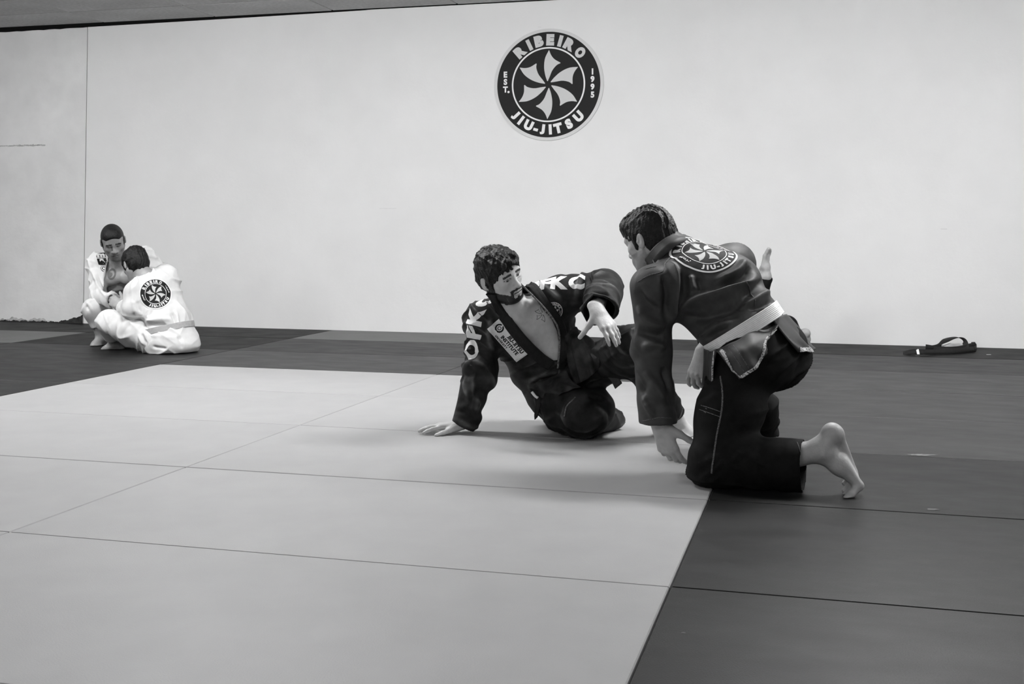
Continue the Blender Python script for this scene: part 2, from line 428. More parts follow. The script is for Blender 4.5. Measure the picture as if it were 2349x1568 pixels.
        s.amt = amt
        for i in range(len(u)):
            m = od[st[i]:st[i+1]]; P = v32[m]; n = len(P)
            Q = np.concatenate([P, P+np.array([e, 0, 0], dtype=F32), P+np.array([0, e, 0], dtype=F32), P+np.array([0, 0, e], dtype=F32)])
            d = base(Q, pl[i]); g = np.stack([d[n:2*n]-d[:n], d[2*n:3*n]-d[:n], d[3*n:]-d[:n]], 1); g /= np.linalg.norm(g, axis=1, keepdims=True)+1e-9
            out[m] += g*amt[m, None]
        if any(it[4] == 'floor' for it in s.items): out[:, 2] = np.maximum(out[:, 2], .002)
        return out
    def grad(s, p, e=0.002):
        P = np.array([p, p+V3(e, 0, 0), p+V3(0, e, 0), p+V3(0, 0, e)]); d = s(P); return d[0], nrm(d[1:]-d[0])
    def bounds(s):
        lo = np.full(3, 1e9); hi = -lo
        for f, c, R, k, op in s.items:
            if op == 'u': lo = np.minimum(lo, c-R); hi = np.maximum(hi, c+R)
        return lo-0.02, hi+0.02

def extract(sdf, h, lo=None, hi=None, n=12):
    """sparse naive surface nets -> verts, quads"""
    b = sdf.bounds(); lo = b[0] if lo is None else V3(lo); hi = b[1] if hi is None else V3(hi)
    B = n*h; nb = np.ceil((hi-lo)/B).astype(int)
    ii = np.stack(np.meshgrid(*[np.arange(k) for k in nb], indexing='ij'), -1).reshape(-1, 3)
    cen = lo+(ii+0.5)*B; half = B*math.sqrt(3)/2
    d = np.concatenate([sdf(cen[i:i+20000]) for i in range(0, len(cen), 20000)])
    sel = np.abs(d) < half*1.25+0.012; act = ii[sel]; plan = sdf.plan(cen[sel], half)
    ax = np.arange(n+1); G = np.stack(np.meshgrid(ax, ax, ax, indexing='ij'), -1).reshape(-1, 3)
    ck, cv, e_out = [], [], []
    big = np.int64(1 << 20)
    def key(c): return (c[..., 0].astype(np.int64)*big+c[..., 1])*big+c[..., 2]
    corners = [(i, j, k) for i in (0, 1) for j in (0, 1) for k in (0, 1)]
    edges = [(a, b_) for a in range(8) for b_ in range(a+1, 8) if sum(abs(corners[a][q]-corners[b_][q]) for q in range(3)) == 1]
    for bi, blk in enumerate(act):
        o = blk*n; P = lo+(o+G)*h
        v = sdf(P, plan[bi]).reshape(n+1, n+1, n+1)
        neg = v < 0
        if neg.all() or not neg.any(): continue
        cs = np.stack([neg[i:n+i, j:n+j, k:n+k] for i, j, k in corners]); s_ = cs.sum(0)
        m = (s_ > 0) & (s_ < 8); idx = np.argwhere(m)
        if len(idx) == 0: continue
        vv = np.stack([v[i:n+i, j:n+j, k:n+k][m] for i, j, k in corners])
        acc = np.zeros((len(idx), 3)); cnt = np.zeros(len(idx))
        for a, b_ in edges:
            x, y = vv[a], vv[b_]; cr = (x < 0) != (y < 0)
            t = np.where(cr, x/np.where(cr, x-y, 1), 0)
            pa, pb = np.array(corners[a]), np.array(corners[b_])
            acc += np.where(cr[:, None], pa+t[:, None]*(pb-pa), 0); cnt += cr
        ck.append(key(idx+o)); cv.append(lo+(o+idx+acc/cnt[:, None])*h)
        for axis in range(3):
            sl0 = [slice(0, n)]*3; sl1 = list(sl0); sl1[axis] = slice(1, n+1)
            a_, b_ = neg[tuple(sl0)], neg[tuple(sl1)]
            e = np.argwhere(a_ != b_)
            if len(e): e_out.append(np.column_stack([e+o, np.full(len(e), axis), a_[tuple(e.T)]]))
    ck = np.concatenate(ck); cv = np.concatenate(cv); od = np.argsort(ck); ck, cv = ck[od], cv[od]
    E = np.concatenate(e_out); faces = []
    for axis in range(3):
        e = E[E[:, 3] == axis]; u, w = (axis+1) % 3, (axis+2) % 3
        q = []
        for du, dw in ((0, 0), (-1, 0), (-1, -1), (0, -1)):
            c = e[:, :3].copy(); c[:, u] += du; c[:, w] += dw; kk = key(c)
            i = np.clip(np.searchsorted(ck, kk), 0, len(ck)-1); q.append(np.where(ck[i] == kk, i, -1))
        q = np.stack(q, 1); ok = (q >= 0).all(1); q = q[ok]; fl = e[ok, 4] == 0
        q[fl] = q[fl][:, ::-1]; faces.append(q)
    faces = np.concatenate(faces)
    used = np.unique(faces); re = np.full(len(cv), -1); re[used] = np.arange(len(used))
    return cv[used], re[faces]

def fast_mesh(name, v, f, mats, parent=None, smooth=True, col=None, midx=None):
    me = bpy.data.meshes.new(name); f = np.asarray(f); k = f.shape[1]
    me.vertices.add(len(v)); me.vertices.foreach_set('co', np.asarray(v, dtype=F32).ravel())
    me.loops.add(f.size); me.loops.foreach_set('vertex_index', f.astype(np.int32).ravel())
    me.polygons.add(len(f)); me.polygons.foreach_set('loop_start', np.arange(0, f.size, k, dtype=np.int32))
    try: me.polygons.foreach_set('loop_total', np.full(len(f), k, dtype=np.int32))
    except Exception: pass
    for m in (mats if isinstance(mats, (list, tuple)) else [mats]): me.materials.append(m)
    if midx is not None: me.polygons.foreach_set('material_index', np.asarray(midx, dtype=np.int32))
    me.update(calc_edges=True); me.validate()
    if smooth: me.polygons.foreach_set('use_smooth', np.ones(len(me.polygons), dtype=bool))
    if col is not None:
        a = me.color_attributes.new('col', 'FLOAT_COLOR', 'POINT')
        c = np.ones((len(v), 4), dtype=F32); c[:, :3] = np.asarray(col, dtype=F32).reshape(len(v), -1); a.data.foreach_set('color', c.ravel())
    return link(bpy.data.objects.new(name, me), parent)

def relax(v, f, it=1, lam=0.5):
    f = np.asarray(f); n = len(v)
    for _ in range(it):
        s = np.zeros((n, 3)); c = np.zeros(n)
        for i in range(4):
            a, b_ = f[:, i], f[:, (i+1) % 4]
            for q in range(3):
                s[:, q] += np.bincount(a, v[b_, q], n)+np.bincount(b_, v[a, q], n)
            c += np.bincount(a, minlength=n)+np.bincount(b_, minlength=n)
        v = v+lam*(s/np.maximum(c, 1)[:, None]-v)
    return v
def sdf_obj(name, sdf, h, mat, parent, smooth_it=1, paint=None, post=None, wear=None):
    v, f = extract(sdf, h)
    if smooth_it: v = relax(v, f, smooth_it, 0.4)
    v = sdf.displace(v)
    if post is not None: v = post(v)
    col = paint(v) if paint is not None else None
    if wear is not None:      # cloth rubbed pale along the crests of its creases
        a = np.clip(sdf.amt/wear[2], 0, 1); n_ = .5+.5*np.sin(v@V3(61, 47, 83))*np.sin(v@V3(-39, 71, 33)); col = wear[0]+(wear[1]-wear[0])*a**1.6*(.35+.65*n_)
    return fast_mesh(name, v, f, mat, parent, True, col)

# surfaces built on top of finished meshes
def bvh_of(*objs):
    vs, fs = [], []
    for o in objs:
        me = o.data; n = len(vs)
        co = np.empty(len(me.vertices)*3, dtype=F32); me.vertices.foreach_get('co', co); vs += co.reshape(-1, 3).tolist()
        fs += [[i+n for i in p.vertices] for p in me.polygons]
    return BVHTree.FromPolygons(vs, fs)
def catmull(pts, n):
    pts = np.asarray(pts, float); m = len(pts)
    if m == 2: t = np.linspace(0, 1, n)[:, None]; return pts[0]*(1-t)+pts[1]*t
    P = np.vstack([2*pts[0]-pts[1], pts, 2*pts[-1]-pts[-2]]); s = np.linspace(0, m-1, n); i = np.minimum(s.astype(int), m-2); t = (s-i)[:, None]
    p0, p1, p2, p3 = P[i], P[i+1], P[i+2], P[i+3]
    return 0.5*((2*p1)+(-p0+p2)*t+(2*p0-5*p1+4*p2-p3)*t*t+(-p0+3*p1-3*p2+p3)*t**3)
def sheet(name, grid, nu, nv, th, mat, parent, rip=0.0, seed=0):
    """cloth panel through a grid of points [row][col], given thickness"""
    g = np.array([catmull(r, nv) for r in grid]); g = np.stack([catmull(g[:, j], nu) for j in range(nv)], 1)
    du = np.gradient(g, axis=0); dv = np.gradient(g, axis=1); nn = np.cross(du, dv); nn /= np.linalg.norm(nn, axis=2, keepdims=True)+1e-12
    if rip:
        U, Vv = np.meshgrid(np.linspace(0, 1, nu), np.linspace(0, 1, nv), indexing='ij')
        g = g+nn*(rip*(np.sin(11*Vv+seed+3*U)*0.5+np.sin(19*Vv+seed*2-4*U)*0.5)*(0.3+0.7*U))[..., None]
    a, b_ = g+nn*th/2, g-nn*th/2; N = nu*nv
    vs = np.concatenate([a.reshape(-1, 3), b_.reshape(-1, 3)]); fs = []
    id_ = lambda i, j, k: k*N+i*nv+j
    for i in range(nu-1):
        for j in range(nv-1):
            fs.append((id_(i, j, 0), id_(i+1, j, 0), id_(i+1, j+1, 0), id_(i, j+1, 0)))
            fs.append((id_(i, j, 1), id_(i, j+1, 1), id_(i+1, j+1, 1), id_(i+1, j, 1)))
    for i in range(nu-1):
        fs += [(id_(i, 0, 0), id_(i, 0, 1), id_(i+1, 0, 1), id_(i+1, 0, 0)), (id_(i, nv-1, 0), id_(i+1, nv-1, 0), id_(i+1, nv-1, 1), id_(i, nv-1, 1))]
    for j in range(nv-1):
        fs += [(id_(0, j, 0), id_(0, j+1, 0), id_(0, j+1, 1), id_(0, j, 1)), (id_(nu-1, j, 0), id_(nu-1, j, 1), id_(nu-1, j+1, 1), id_(nu-1, j+1, 0))]
    return fast_mesh(name, vs, np.array(fs), mat, parent)
def snap(bvh, p, n_hint=None, reach=0.25):
    """nearest point of the surface (or along -n_hint) and its outward normal"""
    if n_hint is not None:
        hnt = Vector(nrm(n_hint)); hit = bvh.ray_cast(Vector(p)+hnt*reach, -hnt, 2*reach)
        if hit[0] is not None:
            n = hit[1] if hit[1].dot(hnt) > 0 else -hit[1]; return np.array(hit[0]), np.array(n)
    h = bvh.find_nearest(Vector(p)); n = np.array(h[1])
    if n_hint is not None and n@nrm(n_hint) < 0: n = -n
    return np.array(h[0]), n
def ribbon(name, bvh, pts, width, th, mat, parent, n=40, hint=None, lift=0.0, sub=1, closed=False, profile=None, smooth_n=2, reach=0.25, snap_edges=False):
    """strip of cloth following a surface; profile: list of (across -0.5..0.5, height factor)"""
    C = catmull(pts, n); P, Nn = [], []
    for c in C:
        p, q = snap(bvh, c, hint if hint is None or not callable(hint) else hint(c), reach); P.append(p); Nn.append(q)
    P, Nn = np.array(P), np.array(Nn)
    for _ in range(smooth_n):
        P[1:-1] = P[1:-1]*0.5+0.25*(P[:-2]+P[2:]); Nn[1:-1] = Nn[1:-1]*0.5+0.25*(Nn[:-2]+Nn[2:])
    Nn /= np.linalg.norm(Nn, axis=1, keepdims=True)+1e-9
    T = np.gradient(P, axis=0); T /= np.linalg.norm(T, axis=1, keepdims=True)+1e-9
    S = np.cross(T, Nn); S /= np.linalg.norm(S, axis=1, keepdims=True)+1e-9
    prof = profile or [(-0.5, 0.0), (-0.5, 0.8), (-0.42, 1.0), (0.42, 1.0), (0.5, 0.8), (0.5, 0.0)]
    vs = []; m = len(prof)
    for p, q, s_ in zip(P, Nn, S):
        for a, hh in prof:
            b_ = p+s_*a*width
            if snap_edges:
                b2, _n = snap(bvh, b_, q, 0.03)
                if np.linalg.norm(b2-b_) < 0.03: b_ = b_+q*((b2-b_)@q)
            vs.append(b_+q*(lift+hh*th))
    fs = []
    for i in range(len(P)-1):
        for j in range(m-1): fs.append((i*m+j, i*m+j+1, (i+1)*m+j+1, (i+1)*m+j))
        fs.append((i*m+m-1, i*m, (i+1)*m, (i+1)*m+m-1))
    fs.append(tuple(range(m))[::-1]) if m == 4 else None
    fs = [f for f in fs if len(f) == 4]
    return fast_mesh(name, np.array(vs), np.array(fs), mat, parent, smooth=False)
def belt_profile(rows=8, lo=-0.08):
    pr = [(-0.5, -0.5), (-0.5, 0.7)]
    for i in range(rows):
        a = -0.5+i/rows; w = 1.0/rows
        pr += [(a+0.2*w, 0.97), (a+0.5*w, 1.0), (a+0.85*w, 0.97), (a+w*0.995, 0.84)]
    pr += [(0.5, 0.7), (0.5, -0.5)]
    return pr

# ------------------------------------------------------------------ body building blocks
def head_frame(c, fwd, up, s):
    fwd = nrm(fwd); up = orth(up, fwd); right = np.cross(fwd, up)
    A = np.array([right, fwd, up])
    return lambda x, y, z: V3(c)+s*(right*x+fwd*y+up*z), A
def add_head(S, c, fwd, up, s=1.0, neck=None, nr=0.060, jaw=1.0):
    p, A = head_frame(c, fwd, up, s); E = lambda x, y, z, r, k, op='u': S.ell(p(x, y, z), [q*s for q in r], A, k*s, op)
    Cc = lambda a, b_, ra, rb, k, op='u': S.cap(p(*a), p(*b_), ra*s, rb*s, k*s, None, 1.0, op)
    E(0, -.014, .034, (.077, .099, .085), .02)
    E(0, .028, -.026, (.060*jaw, .064, .082), .03)
    E(0, .046, .052, (.060, .046, .046), .03)
    for sg in (-1, 1):
        Cc((sg*.056*jaw, -.008, -.045), (sg*.020, .062, -.092), .020, .020, .03)
        E(sg*.044, .055, -.016, (.021, .022, .018), .025)
    E(0, .066, -.094, (.026, .021, .020), .022)
    Cc((-.040, .078, .024), (.040, .078, .024), .012, .012, .018)
    E(0, .083, .024, (.018, .012, .012), .012)
    for sg in (-1, 1):
        E(sg*.031, .094, .006, (.019, .015, .012), .012, 's')
        E(sg*.031, .0745, .006, (.0125, .0125, .0125), .002)
        Cc((sg*.018, .0865, .010), (sg*.031, .0885, .0145), .0035, .004, .004)
        Cc((sg*.031, .0885, .0145), (sg*.045, .080, .010), .004, .0035, .004)
        Cc((sg*.020, .086, -.004), (sg*.042, .082, -.003), .0035, .0035, .004)
    Cc((0, .086, .018), (0, .107, -.022), .0085, .0115, .012)
    E(0, .108, -.026, (.0125, .012, .011), .008)
    for sg in (-1, 1):
        E(sg*.0135, .097, -.030, (.009, .011, .008), .006)
        E(sg*.008, .104, -.037, (.004, .006, .004), .003, 's')
    E(0, .082, -.058, (.034, .018, .024), .02)
    E(0, .0955, -.0535, (.023, .009, .0058), .006); E(0, .0935, -.0665, (.020, .009, .0068), .006)
    Cc((-.022, .0985, -.0600), (.022, .0985, -.0600), .0028, .0028, .003, 's')
    for sg in (-1, 1):
        right, f_, u_ = A; ear = [nrm(right*sg*.9+f_*.15), nrm(f_-right*sg*.35), u_]
        S.ell(p(sg*.082, -.016, -.004), [.0075*s, .0185*s, .031*s], ear, .006*s)
        S.ell(p(sg*.0915, -.013, .002), [.0075*s, .0105*s, .019*s], ear, .004*s, 's'); S.ell(p(sg*.084, -.004, -.004), [.006*s, .006*s, .007*s], None, .004*s)
    if neck is not None:
        S.cap(p(0, -.030, -.040), neck, nr*.95, nr*1.08, .03)
    return p, A
def head_paint(v, c, fwd, up, s, skin=0.42, beard=0.0, brow=0.03, stubble=0.0, eyes_open=True):
    p, A = head_frame(c, fwd, up, s); q = (v-V3(c))@A.T/s; x, y, z = np.abs(q[:, 0]), q[:, 1], q[:, 2]
    col = np.full(len(v), skin)
    hv = (np.abs(q) < 0.16).all(1)
    nzv = 0.5+0.5*np.sin(v@(V3(310, 190, 260)))*np.sin(v@V3(-150, 330, 210))
    eb = hv & (np.abs(z-(.030-.22*np.maximum(x-.03, 0)))<.0052) & (x > .012) & (x < .052) & (y > .05)
    col[eb] = brow
    ey = hv & (((x-.031)/.0155)**2+((z-.006)/.0065)**2 < 1) & (y > .07)
    if eyes_open:
        col[ey] = 0.45; ir = ey & (((x-.031)/.0065)**2+((z-.007)/.0065)**2 < 1); col[ir] = 0.02
        lid = hv & (y > .07) & (np.abs(((x-.031)/.017)**2+((z-.007)/.0085)**2-1) < .25) & (z > .008); col[lid] = 0.06
    else: col[ey] = skin*0.6
    lp = hv & (((x)/.024)**2+((z+.060)/.012)**2 < 1) & (y > .08); col[lp] = skin*0.62
    ml = hv & (np.abs(z+.060) < .0024) & (x < .022) & (y > .08); col[ml] = 0.04
    if beard > 0:
        yy = q[:, 1]
        line = -.050-.35*(yy-.045)                       # upper edge of the jaw beard, rising to the ear
        jawb = (z < line) & (yy > -.012) & (x > .030) & (z > -.112)
        chin = (z < -.084) & (yy > .028) & (z > -.125)
        under = (z < -.078) & (x > .020) & (yy > .012) & (z > -.115)
        mou = (np.abs(z+.0435+.25*np.maximum(x-.012, 0)) < .0055) & (x < .030) & (yy > .07)
        gote = (np.abs(x-.0285-.10*(z+.06)*0) < .0052) & (z < -.046) & (z > -.088) & (yy > .06)
        soul = (x < .006) & (z > -.084) & (z < -.0755) & (yy > .07)
        burn = (yy < .030) & (yy > -.002) & (x > .05) & (z < .03)
        reg = hv & (jawb | chin | under | mou | gote | soul | burn) & ~lp
        col[reg] = np.where(nzv[reg] > .10, .016, .06)*beard + col[reg]*(1-beard)
    if stubble > 0:
        reg = hv & (z < -.035) & (y > -.02) & ~lp; col[reg] *= (1-stubble)
    return col
def add_hair(S, c, fwd, up, s, th=.010, top=.018, fringe=0.0, face=(.115, -.035), nape=-.075, side_th=.006):
    p, A = head_frame(c, fwd, up, s); E = lambda x, y, z, r, k, op='u': S.ell(p(x, y, z), [q*s for q in r], A, k*s, op)
    E(0, -.014, .034, (.077+side_th, .099+th, .085+top), .02)
    E(0, -.050, -.020, (.066+side_th, .058+th*.6, .060), .03)
    E(0, .040, .070, (.058+side_th*.5, .052+th, .044+top*.8), .03)
    for sg in (-1, 1): S.cap(p(sg*.068, .012, .02), p(sg*.066, .020, -.022), .014*s, .008*s, .012*s)
    if fringe > 0:
        S.chain([p(.045, .060, .085), p(.0, .088, .082), p(-.045, .060, .085)], [.018*s*fringe, .020*s*fringe, .018*s*fringe], .03*s)
    # cut away the face, the ears and the neck
    E(0, face[0]+.004, face[1]-.01, (.080, .072, .098), .012, 's')
    for sg in (-1, 1): E(sg*.086, -.010, -.010, (.016, .022, .036), .006, 's')
    S.add(p_box(p(0, .04, nape-.10), [.2*s, .25*s, .10*s], [A[0], nrm(A[1]+.35*A[2]), nrm(A[2]-.35*A[1])], 0), .01*s, 's')
def strands(S, c, fwd, up, s, amp, freq, seed=0, wave=1.0):
    """combed locks running from crown to forehead and down the sides"""
    p, A = head_frame(c, fwd, up, s); A_ = A.astype(F32); c_ = V3(c).astype(F32)
    def f(P):
        q = (P-c_)@A_.T/F32(s); x, y, z = q[:, 0], q[:, 1], q[:, 2]; az = np.arctan2(x, y+F32(.30))*F32(1.7)
        ph = freq*az+wave*(1.6*np.sin(28*y+seed)+1.2*np.sin(41*z+2*seed)+1.0*np.sin(55*x+33*y+seed)); r = 1-np.abs(np.sin(ph)); ph2 = freq*2.3*az+wave*(2*np.sin(37*z+seed)+1.5*np.sin(47*y)); r2 = 1-np.abs(np.sin(ph2))
        return (F32(amp)*(r*r*1.2+.5*r2*r2-.6)).astype(F32)
    S.items.append((f, V3(c), 1e9, 0, 'f')); return S

def add_hand(S, w, d, n, thumb, curl=(15, 15, 15, 15), spread=6, s=1.0, thumb_ang=(38, -18), thumb_curl=12, knuck=0, paint=None):
    """w wrist, d finger direction, n back-of-hand normal, thumb +1/-1: side of d x n"""
    d = nrm(d); n = orth(n, d); x = np.cross(d, n)*thumb
    pt = lambda a, b_, c_: V3(w)+s*(x*a+d*b_+n*c_)
    kn = [(.030, .092, .002), (.010, .097, .005), (-.010, .094, .003), (-.029, .084, -.002)]
    ln = [.073, .082, .076, .060]; rr = [.0098, .0100, .0096, .0086]
    for i, (a, b_, c_) in enumerate(kn):
        S.cap(pt(a*.62, .004, 0), pt(a, b_, c_), .0155*s, .0118*s, .014*s)
    S.ell(pt(.018, .035, -.010), [.020*s, .032*s, .013*s], [x, d, n], .012*s)
    S.cap(pt(0, -.03, 0), pt(0, .02, 0), .027*s, .026*s, .016*s, x, .72)
    tips = []
    for i in range(4):
        a = math.radians((1.5-i)*spread); dd = nrm(d*math.cos(a)+x*math.sin(a)); q = pt(*kn[i]); c_ = curl[i]; c_ = c_ if isinstance(c_, (tuple, list)) else (c_*.8, c_*1.1, c_*.8)
        ang = 0.0; nn = n
        for j, fr in enumerate((.46, .30, .24)):
            ang += math.radians(c_[j]); dj = dd*math.cos(ang)-n*math.sin(ang); q2 = q+dj*ln[i]*fr*s
            r0 = rr[i]*(1-.10*j)*s; S.cap(q, q2, r0, r0*.90, (.006 if j else .008)*s); q = q2
        tips.append(q)
    ta, tb = (math.radians(v) for v in thumb_ang); td = nrm(d*math.cos(ta)+x*math.sin(ta)+n*math.sin(tb)); q = pt(.022, .020, -.006); ang = 0
    for j, (l, r) in enumerate(((.046, .0150), (.034, .0115), (.028, .0105))):
        dj = td if j == 0 else nrm(td*math.cos(math.radians(thumb_curl*j))+(d-x*.2)*math.sin(math.radians(thumb_curl*j))); q2 = q+dj*l*s
        S.cap(q, q2, r*s, (r-.0012)*s, .012*s if j == 0 else .005*s); q = q2
    tips.append(q); return tips
def add_foot(S, a, d, up, lat, s=1.0, toe_dir=None, toe_curl=0.0, toe_len=1.0, fan=0.0):
    """a ankle, d heel-to-toe direction, up dorsal normal, lat +1/-1 little-toe side of d x up"""
    d = nrm(d); up = orth(up, d); x = np.cross(d, up)*lat
    pt = lambda l, f_, u_: V3(a)+s*(x*l+d*f_+up*u_)
    S.ell(pt(0, -.042, -.050), [.029*s, .034*s, .032*s], [x, d, up], .02*s)
    S.cap(pt(0, -.010, -.005), pt(0, -.036, -.04), .033*s, .028*s, .02*s)
    S.cap(pt(0, 0, 0), pt(-.006, .060, -.032), .036*s, .028*s, .025*s)
    S.cap(pt(-.006, .060, -.032), pt(-.004, .120, -.060), .030*s, .018*s, .025*s, x, .8)
    S.cap(pt(.012, -.03, -.062), pt(.026, .10, -.070), .020*s, .015*s, .02*s)
    S.ell(pt(.030, .0, .0), [.012*s]*3, None, .014*s); S.ell(pt(-.030, .004, .006), [.012*s]*3, None, .014*s)
    td = nrm(d if toe_dir is None else toe_dir)
    ball = [(-.030, .132, -.068), (-.010, .138, -.068), (.007, .134, -.069), (.022, .126, -.070), (.035, .114, -.071)]
    tl = [.058, .050, .046, .040, .032]; tr = [.0140, .0100, .0095, .0090, .0085]
    for i, b_ in enumerate(ball):
        S.cap(pt(b_[0]*.6, .05, -.045), pt(*b_), .016*s, tr[i]*1.15*s, .016*s)
        tdi = nrm(td+x*fan*(i-2)); q = pt(*b_); q2 = q+tdi*tl[i]*toe_len*.5*s; S.cap(q, q2, tr[i]*1.05*s, tr[i]*.92*s, .006*s)
        t2 = nrm(tdi-up*toe_curl) if toe_dir is None else nrm(tdi+d*toe_curl); S.cap(q2, q2+t2*tl[i]*toe_len*.5*s, tr[i]*.95*s, tr[i]*.9*s, .004*s)

# ================================================================== LETTERING AND THE EMBLEM
_glyph = {}
def glyph(ch, bold=0.035):
    """flat outline of a character as verts/faces, cap height about 0.73, centred on x"""
    if (ch, bold) in _glyph: return _glyph[(ch, bold)]
    cu = bpy.data.curves.new('glyph', 'FONT'); cu.body = ch; cu.size = 1.0; cu.offset = bold; cu.resolution_u = 4; cu.fill_mode = 'BOTH'
    o = bpy.data.objects.new('glyph', cu); COL.objects.link(o); dg = bpy.context.evaluated_depsgraph_get(); dg.update()
    me = o.evaluated_get(dg).to_mesh()
    v = np.array([[q.co.x, q.co.y] for q in me.vertices]).reshape(-1, 2); f = [list(p.vertices) for p in me.polygons]
    o.evaluated_get(dg).to_mesh_clear(); bpy.data.objects.remove(o); bpy.data.curves.remove(cu)
    if len(v):
        v = v-V3((v[:, 0].min()+v[:, 0].max())/2, 0.365, 0)[:2]
        if ch.isupper() or ch.isdigit():
            y0, y1 = v[:, 1].min(), v[:, 1].max(); v[:, 1] = (v[:, 1]-y0)/(y1-y0)*(.73+2*bold)-(.365+bold)
    _glyph[(ch, bold)] = (v, f); return v, f
def text_line(s, height, bold=0.035, gap=0.06, wx=1.0):
    """list of (char, verts, faces) laid out along x, centred, letters `height` tall"""
    sc = height/(0.73+2*bold); out = []; x = 0
    for ch in s:
        if ch == ' ': x += .35*sc; continue
        v, f = glyph(ch, bold); w = (v[:, 0].max()-v[:, 0].min())*sc*wx
        out.append((ch, v*[sc*wx, sc]+[x+w/2, 0], f)); x += w+gap*sc
    x -= gap*sc
    return [(c, v-[x/2, 0], f) for c, v, f in out]
def blade2d(rot, inset=0.0):
    key = catmull(np.array([(-.018, .066), (-.052, .18), (-.070, .335), (-.045, .50), (.030, .640)]), 14)
    k2 = catmull(np.array([(.034, .640), (.070, .545), (.135, .462), (.242, .395)]), 10)
    k3 = catmull(np.array([(.240, .382), (.170, .352), (.085, .260), (.030, .140), (-.006, .064)]), 12)
    p = np.concatenate([key, k2, k3]); c = p.mean(0); p = c+(p-c)*(1-inset)
    a = math.radians(rot); R = np.array([[math.cos(a), -math.sin(a)], [math.sin(a), math.cos(a)]])
    return p@R.T
def disc2d(r, n=96, r0=0.0):
    a = np.linspace(0, 2*math.pi, n, endpoint=False); o = np.stack([np.cos(a), np.sin(a)], 1)
    if r0 == 0: return np.vstack([[0, 0], o*r]), [(0, i+1, (i+1) % n+1) for i in range(n)]
    return np.vstack([o*r, o*r0]), [(i, (i+1) % n, n+(i+1) % n, n+i) for i in range(n)]
def emblem2d(simple=False, bottom='JIU-JITSU', top='RIBEIRO'):
    """the round emblem, unit radius: (name, verts, faces, tone, layer)"""
    out = [('backing_disc', *disc2d(1.0, 120), 'k', 0)]
    v, f = disc2d(1.045, 120, 0.985); out.append(('rim', v, f, 'r', 1))
    v, f = disc2d(.70, 120, .672); out.append(('inner_ring', v, f, 'w', 1))
    for i in range(6):
        p = blade2d(-60*i+1.5); c = p.mean(0); n = len(p)
        # fan from a point well inside; blade is star-shaped about it
        c = p[[2, 7, 12, 20, 30]].mean(0)
        out.append(('blade', np.vstack([c, p]), [(0, j+1, (j+1) % n+1) for j in range(n)], 'g', 1))
    def put(ch, ang, rad, hgt, tone, flip=False, bold=.05, wx=1.0):
        v, f = glyph(ch, bold); sc = hgt/(.73+2*bold); a = math.radians(ang); t = a-math.pi/2 if not flip else a+math.pi/2
        R = np.array([[math.cos(t), -math.sin(t)], [math.sin(t), math.cos(t)]])
        out.append(('letter', (v*[sc*wx, sc])@R.T+[rad*math.cos(a), rad*math.sin(a)], f, tone, 1))
    for ch, a in zip(top, (130.5, 115.8, 102.5, 87.3, 74.0, 60.8, 43.5)): put(ch, a, .835, .215, 'g', False, .085, .80 if ch == 'O' else 1.12)
    for ch, a in zip(bottom, (221.5, 231.5, 243.5, 254.0, 262.5, 272.8, 283.0, 298.0, 313.5)): put(ch, a, .838, .190, 'w', True, .075, 1.05)
    for ch, y in zip('EST', (.212, .074, -.068)):
        v, f = glyph(ch, .05); sc = .115/.83; out.append(('letter', v*sc+[-.825, y], f, 'w', 1))
    v, f = disc2d(.022, 12); out.append(('letter', v+[-.765, -.118], f, 'w', 1))
    for ch, y in zip('1995', (.215, .075, -.066, -.212)):
        v, f = glyph(ch, .05); sc = .115/.83; out.append(('letter', v*sc+[.838, y], f, 'w', 1))
    return out
def orient_up(v, f):
    o = []
    for q in f:
        a, b_, c = v[q[0]], v[q[1]], v[q[2]]
        o.append(list(q) if (b_[0]-a[0])*(c[1]-a[1])-(b_[1]-a[1])*(c[0]-a[0]) >= 0 else list(q)[::-1])
    return o
def tess2d(v, f, L):
    bm = bmesh.new(); vs = [bm.verts.new((float(a), float(b_), 0)) for a, b_ in v]
    for q in f:
        try: bm.faces.new([vs[i] for i in q])
        except ValueError: pass
    bmesh.ops.triangulate(bm, faces=bm.faces[:])
    for _ in range(7):
        es = [e for e in bm.edges if e.calc_length() > L]
        if not es: break
        bmesh.ops.subdivide_edges(bm, edges=es, cuts=1); bmesh.ops.triangulate(bm, faces=bm.faces[:])
    bm.verts.index_update(); v2 = np.array([(q.co.x, q.co.y) for q in bm.verts]); f2 = [[q.index for q in p.verts] for p in bm.faces]; bm.free()
    return v2, f2
def patch(name, bvh, items, origin, U, Vv, scale, mats, parent, L=0.008, lift=0.0015, step=0.0009, reach=0.15, curve=None):
    """flat print laid onto a surface: items (name, verts2d, faces, matindex, layer)"""
    U = nrm(U); Vv = orth(Vv, U); N = np.cross(U, Vv); vs, fs, mi = [], [], []
    hn = Vector(N)
    for nm, v, f, m, lay in items:
        v2, f2 = tess2d(np.asarray(v)*scale, f, L); f2 = orient_up(v2, f2); base = len(vs); bad = set(); hts = []
        for i, (a, b_) in enumerate(v2):
            q = V3(origin)+U*a+Vv*b_; hit = bvh.ray_cast(Vector(q+N*reach), -hn, 2*reach)
            if hit[0] is not None and abs(hit[1].dot(hn)) > .05: pos = np.array(hit[0])
            else: pos = q; bad.add(i)
            hts.append((pos-q)@N); vs.append(pos+N*(lift+lay*step))
        for q in f2:
            if any(i in bad for i in q): continue
            hh = [hts[i] for i in q]
            if max(hh)-min(hh) > 3.0*L: continue
            fs.append([i+base for i in q]); mi.append(m)
    return mesh_obj(name, vs, fs, mats, parent, smooth=False, midx=mi)

